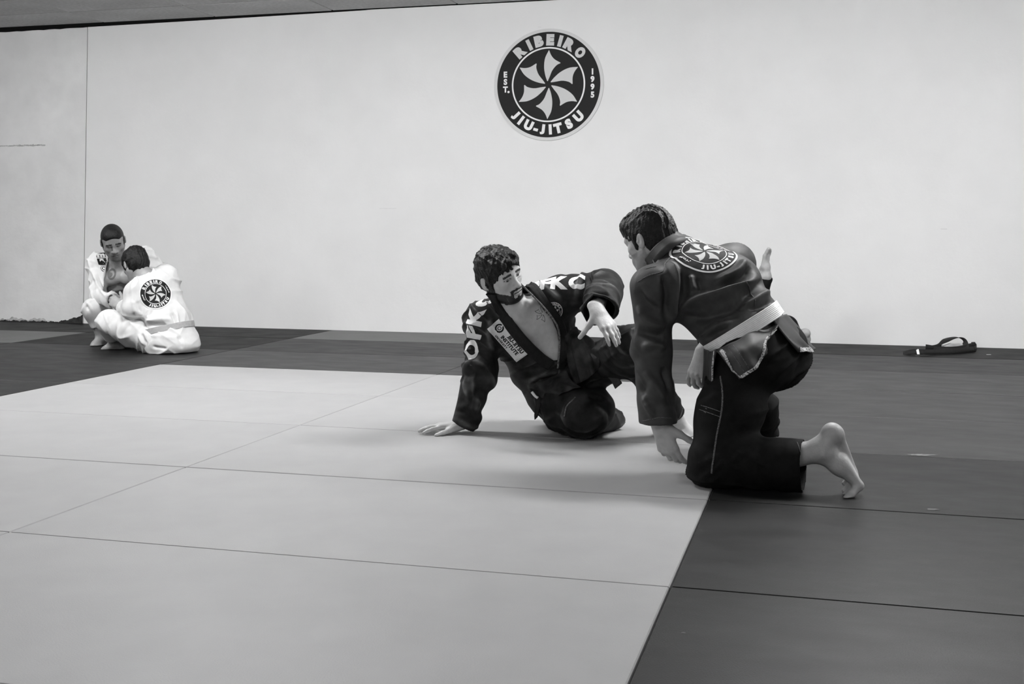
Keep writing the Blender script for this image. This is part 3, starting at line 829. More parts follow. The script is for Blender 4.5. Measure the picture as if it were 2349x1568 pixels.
# ------------------------------------------------------------------ round sign on the far wall
SC = on_wall(1258, 194, WY)
sR = (on_wall(1379, 194, WY)[0]-on_wall(1139, 194, WY)[0])/2
sign = empty('wall_sign', (SC[0], WY-0.0005, SC[2]))
tag(sign, 'large round black and white emblem sign high on the far wall', 'sign')
SM = {'k': M['sign_black'], 'g': M['sign_grey'], 'w': M['sign_white'], 'r': M['sign_rim']}
for nm, v, f, tone, lay in emblem2d():
    v = np.asarray(v)*sR; f = orient_up(v, f); n = len(v)
    dep = {0: 0.006, 1: 0.0085}[lay] if nm != 'rim' else 0.0075
    back = 0.0 if lay == 0 or nm == 'rim' else 0.0055
    vs = [(a, -dep, b_) for a, b_ in v]+[(a, -back, b_) for a, b_ in v]
    # boundary edges give the sides
    cnt = {}
    for q in f:
        for i in range(len(q)):
            e = (q[i], q[(i+1) % len(q)]); cnt[e] = 1
    sides = [(e[1], e[0], e[0]+n, e[1]+n) for e in cnt if (e[1], e[0]) not in cnt]
    mesh_obj(nm, vs, [list(q) for q in f]+sides, SM[tone], sign)

# ================================================================== PEOPLE
M['skin'] = mat_new('skin', 0.4, rough=0.45, spec=0.35, attr='col', noise=0.08, scale=40, bump=0.0008, bscale=150)
M['hair'] = mat_new('dark_hair', 0.008, rough=0.5, spec=0.25, noise=0.5, scale=60, bump=0.004, bscale=130, stretch=(1, 1, 1))
M['gi_dark'] = mat_new('dark_gi_cloth', 0.046, rough=0.55, spec=0.22, noise=0.15, scale=30, bump=0.00035, bscale=600)
M['gi_black'] = mat_new('black_gi_cloth', 0.008, rough=0.75, spec=0.10, noise=0.25, scale=35, bump=0.0004, bscale=600)
M['gi_worn'] = mat_new('worn_dark_gi_cloth', 0.028, rough=0.65, spec=0.15, noise=0.75, scale=14, bump=0.0005, bscale=600, detail=6, attr='col')
M['gi_flap'] = mat_new('worn_dark_gi_flap_cloth', 0.024, rough=0.65, spec=0.15, noise=0.85, scale=16, bump=0.0005, bscale=600, detail=6)
M['gi_white'] = mat_new('white_gi_cloth', 0.67, rough=0.85, spec=0.15, noise=0.04, scale=30, bump=0.0005, bscale=400)
M['belt_white'] = mat_new('white_belt_cloth', 0.85, rough=0.8, spec=0.15, noise=0.05, scale=60)
M['belt_grey'] = mat_new('pale_grey_belt_cloth', 0.42, rough=0.8, spec=0.15, noise=0.06, scale=60)
M['belt_black'] = mat_new('black_belt_cloth', 0.014, rough=0.7, spec=0.25, noise=0.2, scale=60)
M['trim'] = mat_new('woven_trim', 0.38, rough=0.8, noise=0.95, scale=230, detail=1.0)
M['stitch'] = mat_new('pale_stitching', 0.10, rough=0.8, noise=0.7, scale=300, detail=1)
M['print_white'] = mat_new('white_print', 0.80, rough=0.7, spec=0.2)
M['print_black'] = mat_new('black_print', 0.012, rough=0.7, spec=0.2)
M['print_grey'] = mat_new('grey_print', 0.55, rough=0.7, spec=0.2)
M['tattoo'] = mat_new('tattoo_ink', 0.045, rough=0.6)
M['nail'] = mat_new('nail', 0.6, rough=0.35)
PM = [M['print_black'], M['print_white'], M['print_grey']]
TONE = {'k': 0, 'w': 1, 'g': 2, 'r': 1}

# ------------------------------------------------------------------ person kneeling on one knee, seen from behind
def build_kneeler():
    root = empty('person', tuple(ground(1690, 1110)))
    tag(root, 'kneeling person in dark gi with white belt, back to the camera, one knee down', 'person')
    root_loc = V3(root.location)
    J = dict(N=at(1543, 585, 4.60), SL=at(1500, 662, 4.43), SR=at(1682, 606, 4.68), C=at(1604, 650, 4.53), Wst=at(1692, 738, 4.40), P=at(1742, 795, 4.33),
             EL=at(1494, 800, 4.42), WL=at(1512, 962, 4.36), ER=at(1722, 705, 4.86), WR=at(1612, 806, 4.74),
             HL=at(1712, 820, 4.27), HR=at(1786, 812, 4.42), KL=at(1640, 1072, 4.17), AL=at(1886, 1033, 4.03), KR=at(1665, 812, 4.84), AR=at(1742, 985, 4.94))
    w = nrm(J['SR']-J['SL']); hc = at(1492, 552, 4.66); hf = cam_dir(-.66, -.36, .66); hu = cam_dir(-.27, .92, .26); hs = 1.04
    # body
    S = SDF()
    S.chain([J['P'], J['Wst'], J['C']], [.125, .125, .148], .04, w, .64)
    S.cap(J['C'], J['N'], .13, .07, .05, w, .62)
    S.cap(J['SL'], J['SR'], .05, .045, .05)
    for a, b_, c in (('SL', 'EL', 'WL'), ('SR', 'ER', 'WR')):
        S.cap(J[a], J[b_], .048, .040, .03); S.cap(J[b_], J[c], .045, .029, .02)
    for h_, k_, a_ in (('HL', 'KL', 'AL'), ('HR', 'KR', 'AR')):
        S.cap(J[h_], J[k_], .088, .060, .04)
        m_ = J[k_]*.66+J[a_]*.34; S.cap(J[k_], m_, .056, .056, .03); S.cap(m_, J[a_], .056, .036, .03)
    add_head(S, hc, hf, hu, hs, neck=J['N'], nr=.063)
    hd = nrm(at(1545, 1035, 4.31)-at(1512, 968, 4.36))
    add_hand(S, at(1514, 972, 4.36), cam_dir(.30, -.93, -.05), cam_dir(-.55, -.1, -.8), -1, curl=((10, 22, 15), (22, 38, 22), (28, 44, 25), (32, 46, 25)), spread=5, s=1.10, thumb_ang=(46, -10), thumb_curl=3)
    add_hand(S, at(1614, 806, 4.73), cam_dir(-.30, -.95, .0), cam_dir(-.75, .1, -.6), 1, curl=((15, 25, 20), (25, 35, 20), (30, 40, 25), (35, 40, 25)), spread=9, s=1.05, thumb_ang=(30, -20))
    add_foot(S, J['AL'], cam_dir(.34, -.94, 0), cam_dir(-.94, -.34, .1), 1, s=1.10, toe_dir=cam_dir(-.74, -.60, -.28), toe_curl=-0.0, toe_len=1.35, fan=.06)
    add_foot(S, J['AR'], cam_dir(-.62, -.05, .78), V3(0, 0, 1), -1, s=1.02)
    S.floor()
    paint = lambda v: head_paint(v, hc, hf, hu, hs, skin=.42, stubble=.35)
    body = sdf_obj('body', S, .0036, M['skin'], root, 1, paint)
    # hair
    Hs = SDF(); add_hair(Hs, hc, hf, hu, hs, th=.008, top=.020, fringe=1.0, nape=-.062)
    strands(Hs, hc, hf, hu, hs, .004, 16, 1.0, .7); Hs.noise(.0015, 120, 3)
    sdf_obj('hair', Hs, .003, M['hair'], root, 0)
    # jacket
    G = SDF()
    lo = at(1728, 782, 4.34)
    G.chain([lo, J['Wst'], J['C']], [.168, .168, .198], .06, w, [.72, .70])
    G.cap(J['C'], at(1560, 600, 4.60), .185, .105, .06, w, .66)
    G.cap(J['SL'], J['SR'], .080, .074, .07)
    G.cap(at(1560, 598, 4.60), at(1536, 574, 4.61), .105, .082, .04)
    G.ell(at(1680, 645, 4.48), [.11, .11, .10], None, .06)
    G.chain([J['SL'], J['EL'], at(1512, 985, 4.35)], [.080, .070, .060], .05)
    G.cap(at(1500, 900, 4.39), at(1512, 985, 4.35), .066, .064, .03)
    G.chain([J['SR'], J['ER'], at(1625, 800, 4.75)], [.080, .072, .07], .05)
    f3 = lambda *pp: [at(*q) for q in pp]
    for pts, wd, am in (
        (f3((1552, 706, 4.33), (1590, 695, 4.27), (1650, 682, 4.25), (1700, 660, 4.27), (1736, 632, 4.38)), .020, .026),
        (f3((1545, 735, 4.3), (1610, 728, 4.25), (1680, 706, 4.24), (1722, 680, 4.30)), .024, -.020),
        (f3((1650, 668, 4.27), (1700, 640, 4.28), (1722, 610, 4.42)), .016, -.014),
        (f3((1640, 650, 4.28), (1690, 625, 4.32), (1712, 598, 4.45)), .016, .016),
        (f3((1700, 680, 4.28), (1735, 660, 4.34), (1752, 640, 4.45)), .014, -.012),
        (f3((1694, 705, 4.28), (1730, 690, 4.31), (1762, 668, 4.42)), .014, .018),
        (f3((1720, 712, 4.3), (1750, 700, 4.34), (1770, 690, 4.42)), .012, -.012),
        (f3((1733, 715, 4.3), (1758, 712, 4.34), (1774, 704, 4.42)), .011, .014),
        (f3((1536, 602, 4.43), (1549, 635, 4.35), (1548, 690, 4.32), (1540, 740, 4.33)), .014, .022),
        (f3((1520, 628, 4.35), (1532, 670, 4.33), (1528, 730, 4.33)), .018, -.018),
        (f3((1565, 615, 4.38), (1572, 650, 4.32), (1568, 690, 4.3)), .016, -.012),
        (f3((1580, 630, 4.37), (1590, 668, 4.3)), .014, .010), (f3((1600, 635, 4.36), (1612, 670, 4.29)), .014, -.009),
        (f3((1680, 735, 4.22), (1640, 752, 4.22), (1600, 775, 4.25)), .014, .014), (f3((1695, 722, 4.24), (1650, 740, 4.22)), .012, -.010), (f3((1670, 752, 4.22), (1625, 778, 4.24)), .011, -.010),
        (f3((1462, 700, 4.38), (1490, 738, 4.33), (1524, 752, 4.35)), .018, .016),
        (f3((1462, 760, 4.38), (1495, 768, 4.33), (1522, 772, 4.36)), .016, -.013), (f3((1470, 800, 4.36), (1500, 790, 4.33), (1526, 800, 4.36)), .015, .012),
        (f3((1462, 660, 4.38), (1480, 690, 4.35), (1515, 715, 4.33)), .016, -.012), (f3((1480, 850, 4.34), (1505, 890, 4.32), (1530, 930, 4.34)), .016, .012), (f3((1472, 880, 4.34), (1490, 930, 4.31)), .014, -.009),
        (f3((1475, 905, 4.33), (1500, 960, 4.30)), .014, .009), (f3((1520, 840, 4.35), (1535, 900, 4.34)), .014, -.010)):
        G.fold(pts, wd, am*1.75)
    G.rings(J['SL'], at(1512, 985, 4.35), .075, .0045, 4.2, 0.7, 1.6)
    G.creases(.004, .085, 5, w, 2, .2); G.noise(.002, 26, 11)
    G.shell(.011)
    G.sub(p_disc_beyond(at(1510.5, 971, 4.355), cam_dir(.04, -1, -.05), .14, .25))
    G.sub(p_disc_beyond(at(1628, 800, 4.75), J['WR']-J['ER'], .13, .2))
    G.sub(p_cap(J['N']-.0*w, hc, .060, .085))
    G.sub(p_disc_beyond(at(1720, 775, 4.35), lo-J['Wst'], .26, .2))
    jk = sdf_obj('gi_jacket', G, .0050, M['gi_dark'], root, 2)
    bv = bvh_of(jk)
    back = -CF
    # trousers
    T = SDF()
    T.chain([J['Wst']*.3+J['P']*.7, at(1755, 818, 4.36)], [.150, .150], .05, w, .78)
    T.ell(at(1752, 820, 4.28), [.115, .11, .115], None, .06); T.ell(at(1775, 818, 4.40), [.11, .11, .11], None, .06)
    T.chain([J['HL'], at(1672, 950, 4.22), at(1642, 1066, 4.17)], [.118, .112, .092], .06)
    T.cap(at(1640, 1060, 4.16), at(1860, 1064, 4.05), .094, .082, .05)
    T.cap(at(1690, 1060, 4.14), at(1860, 1075, 4.05), .075, .080, .05)
    T.cap(at(1630, 1090, 4.16), at(1645, 1095, 4.16), .05, .05, .05)
    T.chain([J['HR'], J['KR']], [.112, .092], .06)
    T.chain([J['KR'], at(1735, 940, 4.90), at(1738, 1000, 4.95)], [.090, .085, .088], .05)
    T.rings(at(1640, 1060, 4.16), at(1860, 1060, 4.05), .09, .004, 3.2, 1.1, 1.2, 0, .8)
    T.rings(J['HL'], J['KL'], .11, .004, 3.0, 2.3, 1.4)
    for pts, wd, am in ((f3((1600, 935, 4.14), (1650, 905, 4.1)), .014, .008), (f3((1610, 1095, 4.09), (1640, 1075, 4.05), (1660, 1055, 4.04)), .010, .010),
                        (f3((1615, 1060, 4.1), (1660, 1040, 4.05)), .012, .007), (f3((1680, 1060, 4.0), (1700, 1035, 4.0)), .012, .009), (f3((1725, 950, 4.2), (1765, 935, 4.3)), .012, .008)):
        T.fold(pts, wd, am)
    T.creases(.010, .085, 6, None, 2, .2)
    T.shell(.0115)
    T.sub(p_disc_beyond(at(1843, 1050, 4.06), at(1898, 1053, 4.03)-at(1843, 1050, 4.06), .16, .2))
    T.sub(p_disc_beyond(at(1738, 998, 4.95), V3(0, 0, -1), .14, .2))
    T.floor()
    tr = sdf_obj('gi_trousers', T, .0054, M['gi_black'], root, 2)
    bt = bvh_of(tr)
    # belt round the waist
    bc = at(1703, 757, 4.375); ax = nrm(J['C']-J['P']); ax = nrm(cam_dir(-.475, .88, -.0)*.8+ax*.35)
    ring = []
    e1 = orth(w, ax); e2 = np.cross(ax, e1)
    for th in np.linspace(0, 2*math.pi, 73):
        dr = e1*math.cos(th)+e2*math.sin(th); p0 = bc
        ts = np.linspace(.06, .30, 160); dd = G(bc+ts[:, None]*dr); ii = np.where(dd < 0)[0]
        ring.append(bc+dr*(ts[ii[-1]] if len(ii) else .18))
    ring = np.array(ring)
    rr = np.linalg.norm(ring-bc, axis=1); 
    for _ in range(6): rr = np.maximum(rr, (np.roll(rr, 1)+np.roll(rr, -1)+rr)/3)
    ring = bc+(ring-bc)/np.linalg.norm(ring-bc, axis=1)[:, None]*rr[:, None]
    make_ring('belt', ring, bc, ax, .054, .007, M['belt_white'], root, rows=9)
    # skirt of the jacket: three panels below the belt
    sk1 = sheet('skirt_panel', [f3((1642, 804, 4.20), (1677, 787, 4.15), (1722, 765, 4.17), (1777, 742, 4.28)),
                      f3((1662, 822, 4.13), (1690, 808, 4.08), (1728, 790, 4.09), (1785, 750, 4.22)),
                      f3((1680, 850, 4.11), (1702, 842, 4.06), (1738, 812, 4.07), (1766, 772, 4.15)),
                      f3((1692, 872, 4.10), (1718, 858, 4.05), (1746, 832, 4.07), (1754, 786, 4.12))], 26, 26, .006, M['gi_dark'], jk, .014, 1)
    sk2 = sheet('skirt_panel', [f3((1770, 730, 4.25), (1800, 722, 4.36), (1812, 728, 4.5)),
                      f3((1788, 755, 4.22), (1822, 752, 4.34), (1830, 752, 4.5)),
                      f3((1808, 780, 4.20), (1842, 780, 4.33), (1850, 782, 4.5)),
                      f3((1834, 806, 4.22), (1864, 805, 4.33), (1868, 802, 4.45))], 24, 22, .006, M['gi_dark'], jk, .010, 2)
    sk3 = sheet('skirt_panel', [f3((1616, 800, 4.35), (1630, 806, 4.24), (1645, 800, 4.18)),
                      f3((1613, 840, 4.34), (1625, 848, 4.24), (1635, 838, 4.19)),
                      f3((1613, 878, 4.33), (1622, 896, 4.24), (1634, 878, 4.20))], 24, 18, .006, M['gi_dark'], jk, .006, 3)
    b1, b2, b3 = bvh_of(sk1), bvh_of(sk2), bvh_of(sk3)
    rib = lambda bv_, pts, wd, th, m_, par, nm, n=40, lift=.0005: ribbon(nm, bv_, f3(*pts), wd, th, m_, par, n=n, hint=back, lift=lift)
    rib(b1, ((1655, 800, 4.12), (1672, 832, 4.1), (1690, 866, 4.09)), .012, .002, M['trim'], jk, 'edge_trim')
    rib(b1, ((1692, 867, 4.09), (1718, 852, 4.05), (1744, 828, 4.07), (1752, 788, 4.12)), .011, .002, M['trim'], jk, 'edge_trim')
    rib(b1, ((1752, 788, 4.12), (1760, 774, 4.15), (1780, 756, 4.2)), .007, .002, M['trim'], jk, 'edge_trim')
    rib(b1, ((1667, 790, 4.12), (1706, 850, 4.06)), .0025, .001, M['stitch'], jk, 'stitching', 20)
    rib(b1, ((1678, 784, 4.12), (1716, 844, 4.06)), .0025, .001, M['stitch'], jk, 'stitching', 20)
    rib(b2, ((1835, 802, 4.22), (1850, 803, 4.25), (1864, 803, 4.3)), .018, .002, M['trim'], jk, 'edge_trim', 20)
    rib(b2, ((1843, 775, 4.3), (1854, 790, 4.3), (1865, 802, 4.32)), .008, .002, M['trim'], jk, 'edge_trim', 20)
    rib(b3, ((1640, 806, 4.18), (1634, 840, 4.19), (1633, 875, 4.2), (1624, 893, 4.22)), .007, .002, M['trim'], jk, 'edge_trim', 20)
    # collar round the neck
    make_collar(root, jk, f3((1484, 612, 4.66), (1495, 592, 4.555), (1517, 567, 4.52), (1548, 547, 4.545), (1578, 546, 4.66), (1575, 556, 4.74)), hc, J['N'])
    # seams of the shoulder yoke
    for pts in (((1480, 612, 4.4), (1505, 600, 4.4), (1523, 588, 4.42)), ((1462, 645, 4.4), (1490, 632, 4.35), (1522, 623, 4.35), (1532, 605, 4.36), (1552, 590, 4.38)),
                ((1700, 640, 4.4), (1722, 668, 4.35), (1731, 702, 4.3)), ((1735, 612, 4.5), (1748, 640, 4.5), (1757, 662, 4.5))):
        rib(bv, pts, .004, .0012, M['stitch'], jk, 'seam', 30)
    rib(bv, ((1476, 966, 4.32), (1508, 958, 4.29), (1538, 955, 4.33)), .003, .001, M['stitch'], jk, 'seam', 20)
    for pts in (((1662, 870, 4.1), (1660, 920, 4.1), (1650, 985, 4.08), (1638, 1050, 4.06), (1632, 1085, 4.06)),): rib(bt, pts, .006, .0015, M['stitch'], tr, 'side_seam', 50)
    for pts in (((1606, 934, 4.12), (1631, 939, 4.1), (1655, 945, 4.1)), ((1604, 944, 4.12), (1629, 950, 4.1), (1652, 956, 4.1)), ((1834, 1010, 4.0), (1840, 1040, 3.97))): rib(bt, pts, .0025, .001, M['stitch'], tr, 'stitching', 20)
    # emblem on the back
    o = at(1616, 576, 4.47); U = nrm(at(1676, 603, 4.50)-at(1543, 551, 4.46)); 
    U = cam_dir(.93, -.04, .36); Vv = orth(cam_dir(-.25, .65, .72), U)
    items = [(a, b_, c, TONE[d_], e) for a, b_, c, d_, e in emblem2d()]
    th = math.radians(-22); rot = np.array([[math.cos(th), -math.sin(th)], [math.sin(th), math.cos(th)]])
    items = [(a, np.asarray(b_)@rot, c, d_, e) for a, b_, c, d_, e in items]
    patch('back_patch', bv, items, o, U, Vv, .118, PM, jk, L=.010, lift=.002)
    # nails of the curled toes are part of the skin; origin shift keeps the Empty at the base
    return root

def make_ring(name, ring, c, ax, width, th, mat, parent, rows=8):
    pr = belt_profile(rows); m = len(pr); n = len(ring)-1; vs = []; P = ring[:-1]
    for i in range(n):
        T = nrm(P[(i+1) % n]-P[i-1]); Nn = nrm(np.cross(T, ax)); Nn = Nn if Nn@(P[i]-c) > 0 else -Nn
        for a, hh in pr: vs.append(P[i]+ax*a*width+Nn*(hh*th+.001))
    fs = [(i*m+j, i*m+j+1, ((i+1) % n)*m+j+1, ((i+1) % n)*m+j) for i in range(n) for j in range(m-1)]
    fs += [(i*m+m-1, i*m, ((i+1) % n)*m, ((i+1) % n)*m+m-1) for i in range(n)]
    return fast_mesh(name, np.array(vs), np.array(fs), mat, parent, smooth=False)
def make_collar(root, jk, pts, hc, N):
    """stiff folded collar band: swept along pts, leaning to the neck axis"""
    C = catmull(pts, 40); axis = nrm(hc-N); T = np.gradient(C, axis=0); vs = []
    prof = [(-.036, -.004), (-.036, .004), (-.020, .0095), (-.011, .010), (-.009, .008), (-.003, .0095), (-.001, .0075), (.005, .009), (.007, .007), (.016, .009), (.021, .006), (.021, -.004)]
    for p, t in zip(C, T):
        out = orth(p-(N+axis*((p-N)@axis)), axis); up = orth(axis+out*-.15, t); out = np.cross(t, up); out = nrm(out if out@(p-N) > 0 else -out)
        for a, b_ in prof: vs.append(p+up*a+out*b_)
    m = len(prof); fs = [(i*m+j, i*m+j+1, (i+1)*m+j+1, (i+1)*m+j) for i in range(len(C)-1) for j in range(m-1)]+[(i*m+m-1, i*m, (i+1)*m, (i+1)*m+m-1) for i in range(len(C)-1)]
    return fast_mesh('collar', np.array(vs), np.array(fs), M['gi_dark'], jk, smooth=False)

def p_prism(pts, depth, axis=None, c=None):
    """closed polygon of room points, extruded `depth` either way along the view axis"""
    axis = CF if axis is None else nrm(axis); e1 = orth(CR, axis); e2 = np.cross(axis, e1); e2 = e2 if e2@CU > 0 else -e2
    pts = np.array(pts); c0 = pts.mean(0); q = np.stack([(pts-c0)@e1, (pts-c0)@e2], 1).astype(F32); n = len(q)
    A = np.stack([e1, e2, axis]).astype(F32); c_ = c0.astype(F32)
    def f(P):
        L = (P-c_)@A.T; p = L[:, :2]; d = np.full(len(p), 1e9, dtype=F32); inside = np.zeros(len(p), dtype=bool)
        for i in range(n):
            a, b_ = q[i], q[(i+1) % n]; e = b_-a; w_ = p-a; t = np.clip((w_@e)/F32(max(e@e, 1e-9)), 0, 1); r = w_-t[:, None]*e
            d = np.minimum(d, np.einsum('ij,ij->i', r, r))
            cr = ((a[1] > p[:, 1]) != (b_[1] > p[:, 1]))
            with np.errstate(divide='ignore', invalid='ignore'):
                xx = (b_[0]-a[0])*(p[:, 1]-a[1])/(b_[1]-a[1]+1e-12)+a[0]
            inside ^= cr & (p[:, 0] < xx)
        d = np.sqrt(d); d = np.where(inside, -d, d)
        return np.maximum(d, np.abs(L[:, 2])-F32(depth))
    return f, c0, float(np.linalg.norm(pts-c0, axis=1).max()+depth)
F3 = lambda *pp: [at(*q) for q in pp]
def waist_ring(G, c, ax, w, n=72, rmax=.34, it=6):
    e1 = orth(w, ax); e2 = np.cross(ax, e1); rr = []
    dirs = [e1*math.cos(t)+e2*math.sin(t) for t in np.linspace(0, 2*math.pi, n+1)]
    for dr in dirs:
        ts = np.linspace(.04, rmax, 160); dd = G(c+ts[:, None]*dr); ii = np.where(dd < 0)[0]; rr.append(ts[ii[-1]] if len(ii) else .16)
    rr = np.array(rr); rr[-1] = rr[0]
    for _ in range(it):
        a = (np.roll(rr[:-1], 1)+np.roll(rr[:-1], -1)+rr[:-1])/3; rr[:-1] = np.maximum(rr[:-1], a); rr[-1] = rr[0]
    return np.array([c+d_*r_ for d_, r_ in zip(dirs, rr)])
def tube_mesh(name, pts, rs, mat, parent, n=24, m=10):
    C = catmull(pts, n); R = np.interp(np.linspace(0, 1, n), np.linspace(0, 1, len(rs)), rs); T = np.gradient(C, axis=0); vs = []
    up = V3(.2, .3, .9)
    for c, t, r in zip(C, T, R):
        e1 = orth(up, t); e2 = np.cross(nrm(t), e1)
        vs += [c+r*(e1*math.cos(a)+e2*math.sin(a)) for a in np.linspace(0, 2*math.pi, m, endpoint=False)]
    fs = [(i*m+j, i*m+(j+1) % m, (i+1)*m+(j+1) % m, (i+1)*m+j) for i in range(n-1) for j in range(m)]
    return fast_mesh(name, np.array(vs), np.array(fs), mat, parent)

# ------------------------------------------------------------------ bearded person leaning back on one hand
def build_recliner():
    root = empty('person', tuple(ground(1330, 1003)))
    tag(root, 'bearded person in dark gi leaning back on one hand, chest bare, facing the kneeling person', 'person')
    J = dict(N=at(1188, 716, 5.30), SR=at(1110, 734, 5.33), SL=at(1292, 676, 5.34), C=at(1215, 745, 5.38), Wst=at(1258, 830, 5.43), P=at(1284, 880, 5.44),
             ER=at(1100, 862, 5.27), WR=at(1064, 964, 5.24), EL=at(1384, 658, 5.29), WL=at(1370, 706, 4.97),
             HR=at(1262, 893, 5.43), HL=at(1312, 866, 5.42), KR=at(1332, 948, 5.10), AR=at(1388, 966, 5.36), KL=at(1448, 800, 5.02), AL=at(1550, 962, 5.17))
    w = nrm(J['SL']-J['SR']); hc = at(1147, 632, 5.2); hf = cam_dir(.66, -.12, -.74); hu = cam_dir(-.33, .92, -.22); hs = 1.04
    fr = -CF*.95+CU*.1      # chest normal
    S = SDF()
    S.chain([J['P'], J['Wst'], J['C']], [.130, .132, .158], .04, w, .68)
    S.cap(J['C'], J['N'], .15, .075, .06, w, .7)
    S.cap(J['SR'], J['SL'], .052, .052, .05)
    for px, py in ((1190, 752), (1244, 734)): S.ell(at(px, py, 5.297), [.066, .038, .062], [w, fr, np.cross(w, fr)], .05)
    S.ell(at(1256, 800, 5.325), [.08, .04, .09], None, .06)
    S.cap(at(1178, 706, 5.24), at(1140, 712, 5.28), .014, .012, .03); S.cap(at(1212, 694, 5.24), at(1250, 682, 5.28), .014, .012, .03)
    S.cap(at(1152, 672, 5.22), at(1190, 706, 5.245), .016, .012, .025)
    for a, b_, c in (('SR', 'ER', 'WR'), ('SL', 'EL', 'WL')):
        S.cap(J[a], J[b_], .052, .042, .03); S.cap(J[b_], J[c], .042, .030, .02)
    for h_, k_, a_ in (('HR', 'KR', 'AR'), ('HL', 'KL', 'AL')):
        S.cap(J[h_], J[k_], .085, .058, .04); m_ = J[k_]*.66+J[a_]*.34; S.cap(J[k_], m_, .055, .055, .03); S.cap(m_, J[a_], .055, .036, .03)
    add_head(S, hc, hf, hu, hs, neck=J['N'], nr=.066, jaw=1.06)
    add_hand(S, at(1060, 972, 5.235), cam_dir(-.97, -.10, -.10), V3(0, 0, 1), -1, curl=((4, 6, 4), (2, 6, 4), (2, 6, 4), (2, 8, 4)), spread=11, s=1.10, thumb_ang=(34, -8), thumb_curl=4)
    add_hand(S, at(1369, 712, 4.95), nrm(at(1412, 772, 4.86)-at(1369, 712, 4.95)), cam_dir(.35, .45, -.8), 1, curl=((10, 10, 8), (8, 8, 8), (10, 10, 8), (14, 12, 8)), spread=2, s=1.06, thumb_ang=(58, -26), thumb_curl=-4)
    add_foot(S, J['AL'], cam_dir(.86, -.34, -.22), V3(0, 0, 1), 1, s=1.04)
    add_foot(S, J['AR'], cam_dir(-.1, -.1, .98), cam_dir(.2, -.9, .2), 1, s=.95)
    S.floor()
    def paint(v):
        c = head_paint(v, hc, hf, hu, hs, skin=.50, beard=1.0)
        return c
    body = sdf_obj('body', S, .0034, M['skin'], root, 1, paint)
    bb = bvh_of(body)
    # hair, wet and tousled
    p, A = head_frame(hc, hf, hu, hs)
    Hs = SDF(); add_hair(Hs, hc, hf, hu, hs, th=.012, top=.020, fringe=.8, nape=-.055, face=(.118, -.016), side_th=.009)
    rg = np.random.default_rng(5)
    for k in range(26):
        x = rg.uniform(-.012, .056); y0 = rg.uniform(-.04, .06); zt = .12-(x/.08)**2*.05
        a = p(x, y0, zt); b_ = p(x*1.05+rg.uniform(-.012, .012), min(.104, y0+.06), zt-.020+rg.uniform(-.01, .008)); c = p(x*1.05+rg.uniform(-.02, .02), .098-(x/.09)**2*.03, .062+rg.uniform(-.014, .012))
        Hs.chain([a, b_, c], [.010*hs, .009*hs, .0035*hs], .006)
    strands(Hs, hc, hf, hu, hs, .0048, 14, 2.0, 1.0); Hs.noise(.0025, 90, 13)
    sdf_obj('hair', Hs, .003, M['hair'], root, 0)
    # jacket
    G = SDF()
    G.chain([at(1290, 880, 5.44), J['Wst'], J['C']], [.172, .172, .205], .06, w, [.80, .74])
    G.cap(J['C'], at(1192, 712, 5.34), .19, .11, .06, w, .66)
    G.cap(J['SR'], J['SL'], .084, .084, .07)
    G.chain([J['SR'], J['ER'], at(1070, 950, 5.25)], [.084, .074, .056], .05)
    G.cap(at(1078, 950, 5.245), at(1062, 978, 5.235), .060, .055, .02); G.fold(F3((1040, 962, 5.18), (1070, 972, 5.14), (1108, 985, 5.18)), .012, .012); G.fold(F3((1042, 945, 5.2), (1075, 945, 5.16), (1105, 962, 5.18)), .012, -.010)
    G.chain([J['SL'], at(1385, 660, 5.30), at(1372, 715, 4.96)], [.086, .078, .068], .05)
    G.cap(at(1392, 672, 5.20), at(1376, 718, 4.96), .072, .068, .04)
    for pts, wd, am in ((F3((1340, 612, 5.3), (1330, 650, 5.24), (1318, 690, 5.26)), .014, .014), (F3((1352, 622, 5.25), (1354, 650, 5.2)), .012, -.014),
                        (F3((1362, 640, 5.2), (1385, 625, 5.22)), .012, .011), (F3((1345, 658, 5.12), (1380, 655, 5.12), (1412, 662, 5.18)), .011, .011), (F3((1350, 672, 5.08), (1378, 668, 5.07), (1405, 680, 5.1)), .010, -.013),
                        (F3((1348, 684, 5.05), (1372, 680, 5.04), (1404, 697, 5.08)), .010, .011), (F3((1232, 640, 5.25), (1258, 665, 5.22), (1290, 690, 5.22)), .014, .010),
                        (F3((1066, 740, 5.27), (1085, 790, 5.2), (1080, 850, 5.2)), .015, -.008), (F3((1075, 880, 5.2), (1095, 920, 5.18), (1090, 950, 5.18)), .013, .010), (F3((1065, 860, 5.2), (1075, 930, 5.19)), .012, .009),
                        (F3((1130, 720, 5.22), (1120, 770, 5.21), (1132, 815, 5.22)), .014, .010), (F3((1200, 870, 5.28), (1250, 860, 5.24), (1290, 850, 5.24)), .015, .011), (F3((1190, 850, 5.28), (1240, 845, 5.24)), .013, -.009),
                        (F3((1215, 885, 5.3), (1270, 880, 5.25)), .013, .010), (F3((1305, 750, 5.26), (1310, 800, 5.24), (1300, 850, 5.26)), .014, .012), (F3((1290, 760, 5.22), (1292, 820, 5.22)), .011, -.010)):
        G.fold(pts, wd, am*1.4)
    G.rings(J['SR'], at(1065, 970, 5.24), .075, .008, 5.2, 1.4, 1.6)
    G.rings(J['SL'], at(1390, 660, 5.28), .08, .004, 3.0, .4, 1.4)
    G.creases(.009, .075, 15, None, 3, .1); G.noise(.002, 28, 17)
    G.shell(.011)
